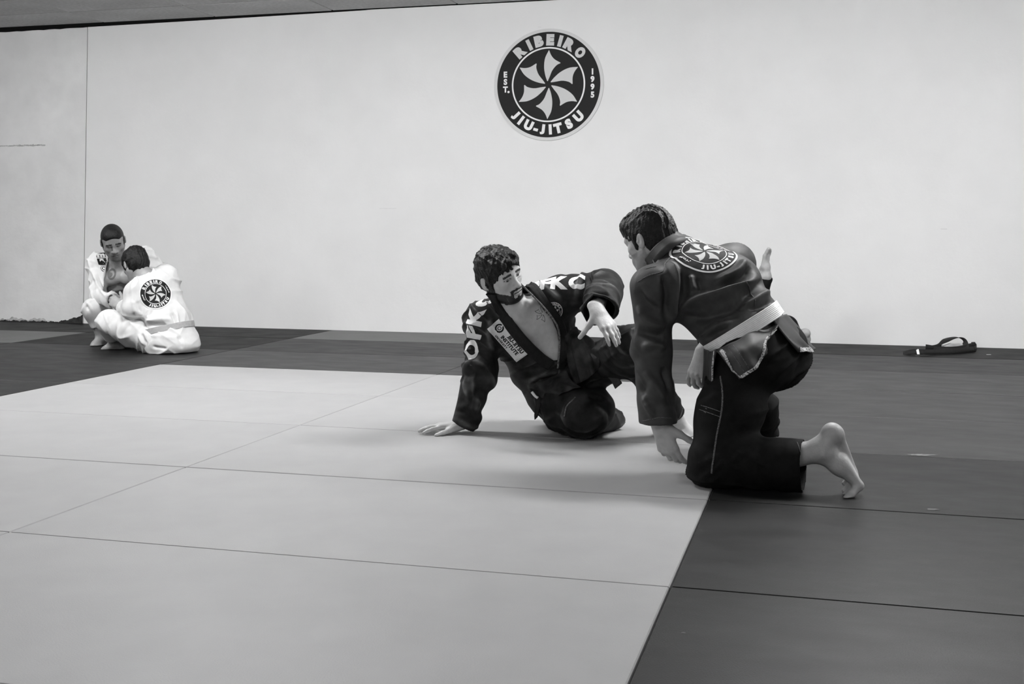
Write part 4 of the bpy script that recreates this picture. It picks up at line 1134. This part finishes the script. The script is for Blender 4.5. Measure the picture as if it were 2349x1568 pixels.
    op = F3((1148, 676, 5.2), (1150, 700, 5.2), (1163, 728, 5.2), (1190, 760, 5.2), (1215, 795, 5.2), (1243, 822, 5.2), (1268, 832, 5.2), (1280, 832, 5.2), (1284, 800, 5.2), (1280, 765, 5.2), (1268, 738, 5.2), (1244, 708, 5.2), (1222, 680, 5.2), (1204, 655, 5.2), (1190, 640, 5.2), (1150, 650, 5.2))
    G.sub(p_prism(op, .16))
    G.sub(p_cap(J['N'], hc, .074, .09))
    G.sub(p_disc_beyond(at(1061, 977, 5.235), cam_dir(-.45, -.9, -.05), .12, .15))
    G.sub(p_disc_beyond(at(1375, 712, 4.98), nrm(at(1374, 718, 4.96)-at(1388, 665, 5.23)), .12, .2))
    jk = sdf_obj('gi_jacket', G, .0050, M['gi_worn'], root, 2, wear=(.018, .11, .010)); bj = bvh_of(jk); bjb = bvh_of(jk, body)
    # trousers
    T = SDF()
    T.chain([J['Wst']*.2+J['P']*.8, at(1290, 900, 5.42)], [.155, .150], .05, w, .85)
    T.chain([J['HR'], at(1300, 930, 5.22), at(1338, 950, 5.09)], [.115, .112, .098], .06)
    T.chain([at(1338, 952, 5.10), at(1404, 962, 5.34)], [.090, .056], .05)
    T.ell(at(1372, 935, 5.12), [.075, .09, .075], None, .05)
    T.chain([J['HL'], J['KL']], [.112, .094], .06); T.chain([J['KL'], at(1508, 892, 5.10), at(1553, 958, 5.17)], [.090, .066, .050], .05)
    T.rings(J['HL'], J['KL'], .10, .0055, 6.0, .3, 1.2); T.rings(J['KL'], J['AL'], .085, .004, 4.0, 2.0, 1.2)
    T.rings(J['HR'], J['KR'], .11, .005, 3.0, 1.2, 1.2)
    for pts, wd, am in ((F3((1300, 920, 5.1), (1292, 955, 5.06), (1305, 985, 5.05)), .010, .009), (F3((1365, 930, 5.02), (1385, 950, 5.05), (1385, 985, 5.1)), .012, .012), (F3((1350, 910, 5.03), (1378, 915, 5.05)), .012, -.012), (F3((1330, 1000, 5.05), (1370, 985, 5.02)), .01, .006)):
        T.fold(pts, wd, am)
    T.creases(.011, .07, 16, None, 3, .15)
    T.shell(.0115)
    T.sub(p_disc_beyond(at(1549, 951, 5.165), J['AL']-J['KL'], .13, .2))
    T.floor()
    tr = sdf_obj('gi_trousers', T, .0054, M['gi_worn'], root, 2, wear=(.016, .10, .010)); bt = bvh_of(tr)
    hint = -CF
    # lapels: thick folded band on both sides of the opening
    prof = [(-.5, -.4), (-.5, .8), (-.40, 1.0), (-.1, .82), (.1, .82), (.40, 1.0), (.5, .8), (.5, -.4)]
    ribbon('lapel', bjb, F3((1128, 668, 5.27), (1138, 693, 5.22), (1156, 727, 5.2), (1184, 766, 5.19), (1213, 799, 5.2), (1243, 827, 5.22), (1266, 842, 5.23)), .050, .012, M['gi_dark_lapel'], jk, n=60, hint=hint, profile=prof, smooth_n=8)
    ribbon('lapel', bjb, F3((1209, 640, 5.28), (1234, 674, 5.22), (1258, 706, 5.2), (1280, 738, 5.19), (1291, 768, 5.19), (1292, 810, 5.2), (1288, 852, 5.22)), .040, .013, M['gi_dark_lapel'], jk, n=60, hint=hint, profile=prof, smooth_n=8)
    # woven edge of the left lapel
    tube_mesh('lapel_edge', [V3(q)-CF*.016 for q in (snap(bjb, at(*a), hint)[0] for a in ((1206, 650, 5.2), (1240, 697, 5.2), (1266, 728, 5.2), (1281, 755, 5.2), (1285, 790, 5.2), (1281, 850, 5.2)))], [.0045]*6, M['gi_edge'], jk, 50, 8)
    # belt and its tails
    bx = nrm(J['C']-J['P']); bc = at(1272, 868, 5.43)
    make_ring('belt', waist_ring(G, bc, bx, w), bc, bx, .042, .007, M['belt_black'], root, rows=6)
    sheet('belt_tail', [F3((1222, 892, 5.22), (1236, 898, 5.21)), F3((1229, 925, 5.18), (1241, 925, 5.17)), F3((1226, 950, 5.18), (1237, 940, 5.17)), F3((1227, 962, 5.18), (1232, 956, 5.17))], 16, 5, .006, M['belt_black'], root)
    sheet('belt_tail', [F3((1234, 905, 5.20), (1249, 899, 5.20)), F3((1240, 935, 5.17), (1258, 930, 5.17)), F3((1250, 963, 5.17), (1263, 952, 5.17))], 16, 5, .006, M['belt_black'], root)
    sheet('belt_tail', [F3((1335, 810, 5.14), (1346, 806, 5.14)), F3((1352, 824, 5.10), (1364, 815, 5.09)), F3((1372, 844, 5.08), (1384, 834, 5.07)), F3((1398, 868, 5.08), (1412, 856, 5.07)), F3((1411, 891, 5.10), (1427, 878, 5.09))], 24, 6, .006, M['belt_tail'], root)
    sheet('belt_stripe', [F3((1218.5, 900, 5.205), (1222, 897, 5.20)), F3((1226, 909, 5.19), (1229, 906, 5.185)), F3((1233, 914, 5.175), (1234, 910, 5.17))], 10, 4, .008, M['print_white'], root)
    # skirt of the jacket over the lap
    sheet('skirt_panel', [F3((1296, 770, 5.22), (1318, 752, 5.22), (1338, 764, 5.26)), F3((1300, 800, 5.17), (1330, 790, 5.14), (1362, 786, 5.16)), F3((1306, 840, 5.15), (1340, 832, 5.08), (1376, 826, 5.08)), F3((1316, 884, 5.16), (1345, 870, 5.08), (1372, 846, 5.07))], 30, 44, .007, M['gi_flap'], jk, .016, 2)
    sheet('skirt_panel', [F3((1218, 880, 5.27), (1250, 872, 5.22), (1300, 850, 5.2)), F3((1232, 906, 5.22), (1262, 892, 5.15), (1310, 870, 5.13)), F3((1250, 922, 5.18), (1285, 905, 5.11), (1330, 885, 5.08))], 24, 36, .007, M['gi_flap'], jk, .012, 4)
    # lettering down both shoulders and the chest patch
    def word(s, h, bold=.06, gap=.05, wx=1.15): return [(c, v, f, 1, 0) for c, v, f in text_line(s, h, bold, gap, wx)]
    U = nrm(at(1320, 632, 5.26)-at(1210, 636, 5.26))
    for it in word('OFKC', .076, gap=.0): patch('shoulder_letter', bj, [it], at(1268, 634, 5.24), at(1318, 640, 5.22)-at(1212, 632, 5.24), cam_dir(.05, .8, .6), 1.0, PM, jk, L=.008)
    for it in word('OFKC', .080): patch('shoulder_letter', bj, [it], at(1085, 742, 5.25), at(1098, 692, 5.26)-at(1072, 795, 5.22), cam_dir(-.75, .1, .65), 1.0, PM, jk, L=.008)
    pu = nrm(at(1205, 818, 5.22)-at(1142, 742, 5.22)); pv = orth(cam_dir(.75, .65, 0), pu)
    q = [(-.105, .036), (.105, .036), (.105, -.036), (-.105, -.036)]
    items = [('board', np.array(q), [(3, 2, 1, 0)], 1, 0)]
    items += [(c, v+[.035, .016], f, 0, 1) for c, v, f in text_line('JIU-JITSU', .020, .05, .04)]
    items += [(c, v+[.022, -.008], f, 0, 1) for c, v, f in text_line('INSTITUTE', .018, .05, .04)]
    items += [(c, v+[-.015, -.027], f, 0, 1) for c, v, f in text_line('UNIVERSITY', .010, .05, .12)]
    for sg in (-1, 1):
        for k in range(7):
            a = math.radians(-70+k*22); lv, lf = disc2d(.0042, 8); lv = lv*[1.6, .8]; t = a+1.2
            Rm = np.array([[math.cos(t), math.sin(t)], [-math.sin(t), math.cos(t)]])
            items.append(('leaf', (lv@Rm+[.017*math.cos(a), .017*math.sin(a)])*[sg, 1]+[-.070, .008], lf if sg > 0 else [x[::-1] for x in lf], 0, 1))
    vv, ff = disc2d(.009, 16, .006); items.append(('crest', vv+[-.070, .008], ff, 0, 1))
    patch('chest_patch', bj, items, at(1165, 785, 5.2), pu, pv, 1.0, PM, jk, L=.010, lift=.0022)
    em = [(a, b_, c, TONE[d_], e) for a, b_, c, d_, e in emblem2d()]
    patch('chest_emblem', bj, em, at(1270, 712, 5.2), cam_dir(.95, -.25, -.1), cam_dir(.25, .95, .1), .037, PM, jk, L=.008, lift=.002)
    # tattoo on the chest: an outlined pinwheel
    tt = []
    for k in range(6):
        if k in (1, 2): continue
        o_, i_ = blade2d(-60*k+20), blade2d(-60*k+20, .24); n = len(o_)
        tt.append(('blade', np.vstack([o_, i_]), [(j, (j+1) % n, n+(j+1) % n, n+j) for j in range(n)], 0, 0))
    tatm = patch('chest_tattoo', bb, tt, at(1246, 722, 5.2), cam_dir(1, -.1, 0), cam_dir(.1, 1, 0), .062, [M['tattoo']], body, L=.012, lift=.0008)
    # knee seams
    ribbon('knee_seam', bt, F3((1320, 910, 5.05), (1300, 930, 5.05), (1294, 955, 5.03)), .007, .002, M['stitch_dim'], tr, n=24, hint=hint)
    for k in (0, 1, 2): ribbon('hem_stitching', bt, F3((1545+k*4-1, 985-k*5, 5.1), (1558+k*3, 965-k*4, 5.08), (1566+k*1, 944-k*3, 5.1)), .0025, .001, M['stitch_dim'], tr, n=16, hint=hint)
    return root
M['gi_dark_lapel'] = mat_new('dark_lapel_cloth', 0.014, rough=0.7, spec=0.2, noise=0.2, scale=60, bump=0.001, bscale=300)
M['gi_edge'] = mat_new('frayed_lapel_edge', 0.16, rough=0.8, noise=0.7, scale=120, bump=0.002, bscale=300)
M['belt_tail'] = mat_new('dark_grey_belt_cloth', 0.06, rough=0.7, spec=0.25, noise=0.2, scale=60)
M['stitch_dim'] = mat_new('dim_stitching', 0.10, rough=0.8, noise=0.6, scale=150)

# ------------------------------------------------------------------ the pair in white by the far wall
def build_white_front():
    root = empty('person', tuple(ground(400, 812)))
    tag(root, 'seated person in white gi with round emblem on the back and pale grey belt', 'person')
    J = dict(N=at(333, 634, 8.78), SL=at(316, 672, 8.66), SR=at(382, 634, 8.88), C=at(354, 668, 8.80), Wst=at(384, 735, 8.70), P=at(394, 775, 8.66),
             EL=at(305, 710, 8.60), WL=at(281, 704, 8.80), ER=at(385, 690, 9.02), WR=at(345, 700, 9.06), HL=at(362, 783, 8.62), HR=at(405, 785, 8.75), KL=at(250, 738, 8.72), AL=at(262, 790, 8.86), KR=at(345, 758, 8.98), AR=at(285, 785, 8.95))
    w = nrm(J['SR']-J['SL']); hc = at(311, 608, 8.82); hf = cam_dir(-.55, -.55, .65); hu = cam_dir(-.35, .80, .45); hs = 1.08
    S = SDF()
    S.chain([J['P'], J['Wst'], J['C']], [.145, .14, .165], .04, w, .72); S.cap(J['C'], J['N'], .15, .07, .05, w, .7); S.cap(J['SL'], J['SR'], .06, .06, .05)
    for a, b_, c in (('SL', 'EL', 'WL'), ('SR', 'ER', 'WR')): S.cap(J[a], J[b_], .055, .045, .03); S.cap(J[b_], J[c], .045, .03, .02)
    for a, b_, c in (('HL', 'KL', 'AL'), ('HR', 'KR', 'AR')): S.cap(J[a], J[b_], .088, .06, .04); S.cap(J[b_], J[c], .058, .036, .03)
    add_head(S, hc, hf, hu, hs, neck=J['N'], nr=.062)
    add_hand(S, at(280, 704, 8.8), cam_dir(-.8, .45, .3), cam_dir(-.3, .5, -.8), 1, curl=((40, 70, 40),)*4, spread=3, s=1.1)
    add_hand(S, J['WR'], cam_dir(-1, .1, .1), V3(0, 0, 1), -1, curl=(30,)*4)
    add_foot(S, J['AL'], cam_dir(-.75, -.05, -.2), V3(0, 0, 1), 1, s=1.05); add_foot(S, J['AR'], cam_dir(-.8, 0, -.3), V3(0, 0, 1), -1, s=1.05)
    S.floor()
    sdf_obj('body', S, .0064, M['skin'], root, 1, lambda v: head_paint(v, hc, hf, hu, hs, skin=.33))
    Hs = SDF(); add_hair(Hs, hc, hf, hu, hs, th=.014, top=.018, nape=-.07, side_th=.010); strands(Hs, hc, hf, hu, hs, .005, 14, 3.0, .8); Hs.noise(.003, 60, 2)
    sdf_obj('hair', Hs, .005, M['hair'], root, 0)
    G = SDF()
    G.chain([at(394, 782, 8.66), J['Wst'], J['C']], [.205, .172, .20], .06, w, [.80, .74]); G.cap(J['C'], at(340, 645, 8.8), .185, .11, .06, w, .66); G.cap(J['SL'], J['SR'], .085, .085, .07)
    G.ell(at(396, 790, 8.66), [.20, .18, .09], None, .06)
    G.chain([J['SL'], J['EL'], at(286, 706, 8.78)], [.084, .070, .066], .05); G.chain([J['SR'], J['ER'], J['WR']], [.084, .07, .06], .05)
    for pts, wd, am in ((F3((330, 740, 8.5), (360, 732, 8.45), (400, 735, 8.48)), .016, .014), (F3((325, 752, 8.5), (360, 745, 8.45), (410, 752, 8.5)), .014, -.012), (F3((340, 725, 8.5), (350, 705, 8.46)), .014, .012),
                        (F3((405, 745, 8.5), (395, 715, 8.5)), .016, -.014), (F3((410, 750, 8.5), (405, 715, 8.52)), .014, .012), (F3((320, 720, 8.5), (345, 728, 8.46)), .014, .012), (F3((306, 690, 8.5), (310, 720, 8.48)), .012, .013), (F3((315, 690, 8.5), (322, 715, 8.48)), .012, -.014),
                        (F3((345, 612, 8.75), (355, 622, 8.72)), .013, .010), (F3((350, 770, 8.48), (400, 776, 8.45)), .016, .010), (F3((350, 795, 8.44), (385, 800, 8.42)), .012, -.014), (F3((410, 770, 8.48), (418, 800, 8.46)), .016, -.012)):
        G.fold(pts, wd, am*1.6)
    G.creases(.010, .10, 7, None, 3, .3); G.noise(.003, 24, 31); G.shell(.016)
    G.sub(p_cap(J['N'], hc, .075, .09)); G.sub(p_disc_beyond(at(284, 706, 8.79), J['WL']-J['EL'], .13, .2)); G.floor()
    jk = sdf_obj('gi_jacket', G, .0068, M['gi_white'], root, 2); bj = bvh_of(jk)
    T = SDF(); T.ell(at(394, 788, 8.68), [.17, .17, .10], None, .05)
    T.chain([J['HL'], at(300, 757, 8.66), J['KL']], [.125, .105, .086], .06); T.chain([J['KL'], at(258, 770, 8.80)], [.086, .066], .05)
    T.chain([J['HR'], J['KR'], at(298, 778, 8.95)], [.115, .085, .07], .05)
    T.rings(J['HL'], J['KL'], .105, .006, 4.5, .6, 1.4); T.creases(.011, .085, 8, None, 3, .3)
    for pts, wd, am in ((F3((318, 770, 8.5), (330, 790, 8.46)), .010, .012), (F3((325, 765, 8.5), (338, 790, 8.46)), .009, -.012), (F3((332, 762, 8.5), (346, 800, 8.44)), .010, .012)): T.fold(pts, wd, am*1.5)
    T.shell(.016); T.sub(p_disc_beyond(at(258, 772, 8.81), J['AL']-J['KL'], .13, .2)); T.sub(p_disc_beyond(at(298, 778, 8.95), cam_dir(-1, 0, 0), .13, .2)); T.floor()
    sdf_obj('gi_trousers', T, .0065, M['gi_white'], root, 2)
    bc = at(390, 752, 8.68); bx = nrm(cam_dir(-.22, .97, .1)); make_ring('belt', waist_ring(G, bc, bx, w, 64), bc, bx, .045, .008, M['belt_grey'], root, rows=5)
    em = [(a, b_, c, TONE[d_], e) for a, b_, c, d_, e in emblem2d()]; th = math.radians(22); rot = np.array([[math.cos(th), -math.sin(th)], [math.sin(th), math.cos(th)]])
    em = [(a, np.asarray(b_)@rot.T, c, d_, e) for a, b_, c, d_, e in em]
    patch('back_patch', bj, em, at(358, 672, 8.6), cam_dir(.92, .0, .38), cam_dir(-.02, .97, .2), .113, PM, jk, L=.014, lift=.003, step=.0015)
    return root
def build_white_back():
    at = lambda x, y, z: globals()['at'](x, y, z+.10)
    F3 = lambda *pp: [at(*q) for q in pp]
    root = empty('person', tuple(ground(250, 797)))
    tag(root, 'short-haired person in open white gi, bare chested, crouched against the far wall', 'person')
    J = dict(N=at(276, 604, 9.16), SR=at(226, 606, 9.18), SL=at(330, 592, 9.22), C=at(276, 630, 9.22), Wst=at(276, 690, 9.28), P=at(270, 730, 9.34),
             ER=at(232, 676, 9.06), WR=at(262, 690, 8.92), EL=at(368, 630, 9.24), WL=at(340, 650, 9.16), HR=at(246, 735, 9.34), HL=at(300, 735, 9.34), KR=at(214, 708, 9.02), AR=at(232, 776, 9.06), KL=at(322, 716, 9.28), AL=at(262, 774, 9.16))
    w = nrm(J['SL']-J['SR']); hc = at(259.5, 554.5, 9.0); hf = cam_dir(.36, -.45, -.82); hu = cam_dir(.0, .89, -.45); hs = 1.11
    fr = nrm(-CF+CU*.2)
    S = SDF(); S.chain([J['P'], J['Wst'], J['C']], [.13, .128, .160], .04, w, .7); S.cap(J['C'], J['N'], .145, .075, .05, w, .7); S.cap(J['SR'], J['SL'], .06, .06, .05)
    for px in (256, 298): S.ell(at(px, 636, 9.115), [.078, .04, .062], [w, fr, np.cross(w, fr)], .03)
    S.fold(F3((252, 660, 9.12), (275, 652, 9.08), (308, 656, 9.1)), .012, -.018); S.fold(F3((252, 670, 9.12), (280, 662, 9.08), (310, 668, 9.1)), .014, .014); S.fold(F3((255, 681, 9.12), (285, 675, 9.08), (305, 678, 9.1)), .010, -.012)
    for a, b_, c in (('SR', 'ER', 'WR'), ('SL', 'EL', 'WL')): S.cap(J[a], J[b_], .054, .044, .03); S.cap(J[b_], J[c], .044, .03, .02)
    for a, b_, c in (('HR', 'KR', 'AR'), ('HL', 'KL', 'AL')): S.cap(J[a], J[b_], .085, .06, .04); S.cap(J[b_], J[c], .056, .034, .03)
    add_head(S, hc, hf, hu, hs, neck=J['N'], nr=.062)
    add_hand(S, at(263, 690, 8.92), cam_dir(.75, -.3, -.4), cam_dir(.3, .75, -.55), 1, curl=((45, 75, 45),)*4, spread=3, s=1.15)
    add_hand(S, J['WL'], cam_dir(-.3, -.5, -.7), cam_dir(.3, .7, -.5), -1, curl=(40,)*4)
    add_foot(S, J['AR'], cam_dir(-.35, -.1, -.9), V3(0, 0, 1), -1, s=1.05); add_foot(S, J['AL'], cam_dir(.25, -.1, -.95), V3(0, 0, 1), 1, s=1.05); S.floor()
    body = sdf_obj('body', S, .006, M['skin'], root, 1, lambda v: head_paint(v, hc, hf, hu, hs, skin=.26, stubble=.35, eyes_open=False))
    bb = bvh_of(body)
    Hs = SDF(); add_hair(Hs, hc, hf, hu, hs, th=.003, top=.006, nape=-.06, side_th=.002, face=(.118, -.005)); sdf_obj('hair', Hs, .005, M['hair'], root, 1)
    G = SDF(); G.chain([J['P'], J['Wst'], J['C']], [.17, .16, .19], .06, w, [.78, .74]); G.cap(J['C'], at(276, 606, 9.2), .175, .11, .06, w, .68); G.cap(J['SR'], J['SL'], .085, .085, .07)
    G.chain([J['SR'], J['ER'], at(258, 688, 8.94)], [.085, .078, .066], .05); G.chain([J['SL'], J['EL'], J['WL']], [.088, .08, .07], .05)
    G.rings(J['SR'], J['ER'], .08, .005, 2.5, .2, 1.6)
    G.fold(F3((212, 625, 9.1), (225, 655, 9.05), (245, 683, 9.0)), .012, .012); G.fold(F3((222, 620, 9.08), (238, 655, 9.02), (250, 675, 9.0)), .012, -.012); G.creases(.010, .09, 9, None, 3, .3); G.shell(.016)
    G.sub(p_prism(F3((246, 600, 9.1), (243, 640, 9.1), (248, 662, 9.1), (262, 672, 9.1), (280, 688, 9.1), (300, 690, 9.1), (318, 660, 9.1), (312, 610, 9.1), (295, 590, 9.1)), .15)); G.sub(p_cap(J['N'], hc, .078, .09))
    G.sub(p_disc_beyond(at(260, 689, 8.93), J['WR']-J['ER'], .12, .15)); G.sub(p_disc_beyond(J['WL'], J['WL']-J['EL'], .12, .15))
    jk = sdf_obj('gi_jacket', G, .0068, M['gi_white'], root, 2); bj = bvh_of(jk)
    T = SDF(); T.ell(J['P'], [.16, .15, .12], None, .05); T.chain([J['HR'], J['KR'], at(226, 742, 9.05)], [.11, .080, .064], .05); T.chain([J['HL'], J['KL'], at(272, 748, 9.18)], [.11, .080, .066], .05)
    T.fold(F3((196, 690, 8.95), (205, 700, 8.92), (212, 715, 8.92)), .010, .012); T.fold(F3((198, 700, 8.95), (203, 712, 8.92)), .010, -.012); T.creases(.011, .085, 10, None, 3, .3); T.shell(.016)
    T.sub(p_disc_beyond(at(226, 748, 9.05), J['AR']-J['KR'], .13, .2)); T.sub(p_disc_beyond(at(270, 752, 9.17), J['AL']-J['KL'], .13, .2)); T.floor()
    sdf_obj('gi_trousers', T, .0065, M['gi_white'], root, 2)
    # lettering on the shoulder: dark blocks with pale letters
    it = []
    for k, ch in enumerate('ma'):
        q = np.array([(-.034, .030), (.034, .030), (.034, -.030), (-.034, -.030)])+[0, -.070*k]
        it.append(('block', q, [(3, 2, 1, 0)], 0, 0)); v, f = glyph(ch, .06); v = v-[0, v[:, 1].mean()]; it.append(('letter', v*.075+[0, -.070*k], f, 1, 1))
    v, f = disc2d(.028, 18); it.append(('badge', v+[0, -.140], f, 0, 0)); v, f = disc2d(.022, 18, .016); it.append(('badge', v+[0, -.140], f, 1, 1)); v, f = disc2d(.009, 12); it.append(('badge', v+[0, -.140], f, 1, 1))
    for nm_, grp in (('letter_block', it[0:2]), ('letter_block', it[2:4]), ('shoulder_badge', it[4:])):
        patch(nm_, bj, grp, at(227, 580, 9.1), cam_dir(.88, .40, -.1), cam_dir(.38, .80, .45), .85, PM, jk, L=.012, lift=.003, step=.0015)
    v, f = disc2d(.042, 24, .026); patch('chest_tattoo', bb, [('ring', v*[.8, 1.1], f, 0, 0), ('dot', disc2d(.02, 14)[0]+[-.012, -.005], disc2d(.02, 14)[1], 0, 0)], at(258, 628, 9.1), CR, CU, 1.0, [M['tattoo_soft']], body, L=.012, lift=.002)
    return root
M['tattoo_soft'] = mat_new('faded_tattoo_ink', 0.11, rough=0.6)

# ------------------------------------------------------------------ person lying behind the kneeling one; a raised bare foot and a heel show
def build_lying():
    root = empty('person', tuple(ground(1760, 800)))
    tag(root, 'person lying by the far wall behind the kneeling one, bare foot raised', 'person')
    J = dict(N=at(1668, 748, 9.18), SR=at(1676, 748, 9.02), SL=at(1676, 762, 9.36), C=at(1695, 765, 9.16), P=at(1760, 772, 9.05), HR=at(1765, 765, 8.98), HL=at(1775, 775, 9.14), KR=at(1728, 706, 8.90), AR=at(1757, 634, 8.84), KL=at(1805, 752, 8.95), AL=at(1846, 778, 8.95),
             ER=at(1705, 765, 8.90), WR=at(1735, 705, 8.88), EL=at(1705, 772, 9.42), WL=at(1740, 775, 9.36))
    hc = at(1642, 768, 9.22); hf = V3(0, 0, 1); hu = nrm(hc-J['C']); w = nrm(J['SL']-J['SR'])
    S = SDF(); S.chain([J['P'], J['C'], J['N']], [.13, .155, .08], .05, w, .7); S.cap(J['SR'], J['SL'], .06, .06, .05)
    for a, b_, c in (('SR', 'ER', 'WR'), ('SL', 'EL', 'WL')): S.cap(J[a], J[b_], .05, .043, .03); S.cap(J[b_], J[c], .043, .03, .02)
    for a, b_, c in (('HR', 'KR', 'AR'), ('HL', 'KL', 'AL')): S.cap(J[a], J[b_], .085, .058, .04); S.cap(J[b_], J[c], .056, .034, .03)
    add_head(S, hc, hf, hu, 1.0, neck=J['N'])
    add_foot(S, J['AR'], nrm(at(1784, 585, 8.78)-at(1757, 634, 8.84)), cam_dir(.72, .3, -.6), 1, s=1.08, fan=.04)
    add_foot(S, J['AL'], cam_dir(-.55, -.25, .8), cam_dir(.1, -.6, .3), 1, s=1.05); S.floor()
    sdf_obj('body', S, .0052, M['skin'], root, 1, lambda v: head_paint(v, hc, hf, hu, 1.0, skin=.40))
    Hs = SDF(); add_hair(Hs, hc, hf, hu, 1.0); sdf_obj('hair', Hs, .006, M['hair'], root, 0)
    G = SDF(); G.chain([J['P'], J['C'], J['N']], [.165, .185, .10], .06, w, .72); G.cap(J['SR'], J['SL'], .08, .08, .06); G.chain([J['SR'], J['ER'], J['WR']], [.08, .07, .062], .05); G.chain([J['SL'], J['EL'], J['WL']], [.08, .07, .062], .05); G.noise(.004, 24, 51); G.shell(.016); G.sub(p_cap(J['N'], hc, .07, .09)); G.floor()
    sdf_obj('gi_jacket', G, .008, M['gi_black'], root, 2)
    T = SDF(); T.ell(J['P'], [.16, .15, .12], None, .05); T.chain([J['HR'], J['KR'], at(1754, 644, 8.85)], [.112, .09, .055], .05); T.ell(at(1766, 640, 8.84), [.026, .03, .028], None, .012); T.chain([J['HL'], J['KL'], at(1826, 778, 8.97)], [.11, .085, .062], .05); T.noise(.004, 26, 53); T.shell(.016)
    T.sub(p_cap(at(1757, 634, 8.84), at(1766, 615, 8.82), .040, .044)); T.floor()
    sdf_obj('gi_trousers', T, .006, M['gi_black'], root, 1)
    return root

# ------------------------------------------------------------------ belt lying on the mat by the wall
def build_floor_belt():
    base = ground(2150, 812)
    o = empty('martial_arts_belt', tuple(base)); tag(o, 'black belt with white bar lying coiled on the mat by the far wall', 'belt')
    g = lambda px, py, hh: at(px, py, 1.0)*0+ground(px, py)+V3(0, 0, hh)
    def strap(name, pts, wv, n, width=.042, mat=None):
        C = catmull(pts, n); Wv = np.array([nrm(q) for q in catmull(wv, n)]); T = np.gradient(C, axis=0); vs = []
        for c, t, ww in zip(C, T, Wv):
            s_ = orth(ww, t); nn = np.cross(nrm(t), s_)
            for a, b_ in ((-.5, 0), (-.5, .0045), (.5, .0045), (.5, 0)): vs.append(c+s_*a*width+nn*b_)
        fs = [(i*4+j, i*4+(j+1) % 4, (i+1)*4+(j+1) % 4, (i+1)*4+j) for i in range(n-1) for j in range(4)]+[(0, 1, 2, 3), ((n-1)*4+3, (n-1)*4+2, (n-1)*4+1, (n-1)*4)]
        return fast_mesh(name, np.array(vs), np.array(fs), mat or M['belt_black'], o, smooth=False)
    up = V3(0, 0, 1); fl = CF.copy()
    # front length with the bar, standing on edge and leaning
    st = strap('strap', [g(2072, 812, .004), g(2095, 813, .020), g(2120, 814, .022), g(2160, 812, .018), g(2200, 810, .020), g(2236, 806, .02)], [fl*.9+up*.4, fl*.6+up*.8, fl*.5+up, fl*.6+up*.8, fl*.5+up, fl*.4+up], 50)
    strap('strap', [g(2126, 805, .02), g(2150, 804, .030), g(2170, 800, .065), g(2195, 798, .082), g(2212, 800, .060), g(2214, 806, .02), g(2185, 810, .012)], [up, up, fl+up*.5, fl, fl, fl+up*.3, up], 60)
    strap('strap', [g(2124, 803, .025), g(2160, 806, .018), g(2195, 806, .02), g(2228, 801, .028), g(2238, 800, .02)], [up, up*.9+fl*.3, up, up, up], 40)
    strap('strap', [g(2228, 799, .03), g(2236, 797, .022), g(2240, 802, .014), g(2225, 806, .012)], [up, up, up, up], 24)
    patch('bar', bvh_of(st), [('bar', np.array([(-.008, .021), (.008, .021), (.008, -.021), (-.008, -.021)]), [(3, 2, 1, 0)], 0, 0)], g(2103, 813, .022), CR, up, 1.0, [M['print_white']], o, L=.006, lift=.002)
    strap('tab', [g(2160, 803, .036), g(2180, 800, .052)], [up, up*.8+fl*.5], 6, .016, M['print_white'])
    return o
def build_scrap():
    p = ground(2268, 813.5); o = mesh_obj('tape_scrap', *box_data(-.016, .016, -.008, .008, .0, .003, .001), M['print_grey']); o.location = (p[0], p[1], .0008); o.rotation_euler = (0, 0, .4)
    tag(o, 'tiny pale scrap of tape on the dark mat right of the belt', 'scrap'); return o
PEOPLE = [build_kneeler, build_recliner, build_white_front, build_white_back, build_lying, build_floor_belt]
build_scrap()

# people meshes are modelled in room coordinates; move each Empty to the person's base and keep the meshes in place
def settle(root):
    loc = Vector(root.location)
    bpy.context.view_layer.update()
    for ch in root.children: ch.matrix_parent_inverse = Matrix.Translation(-loc)
import time as _t
for fn in PEOPLE:
    t0 = _t.time(); r = fn(); settle(r); print('built', fn.__name__, round(_t.time()-t0, 1))
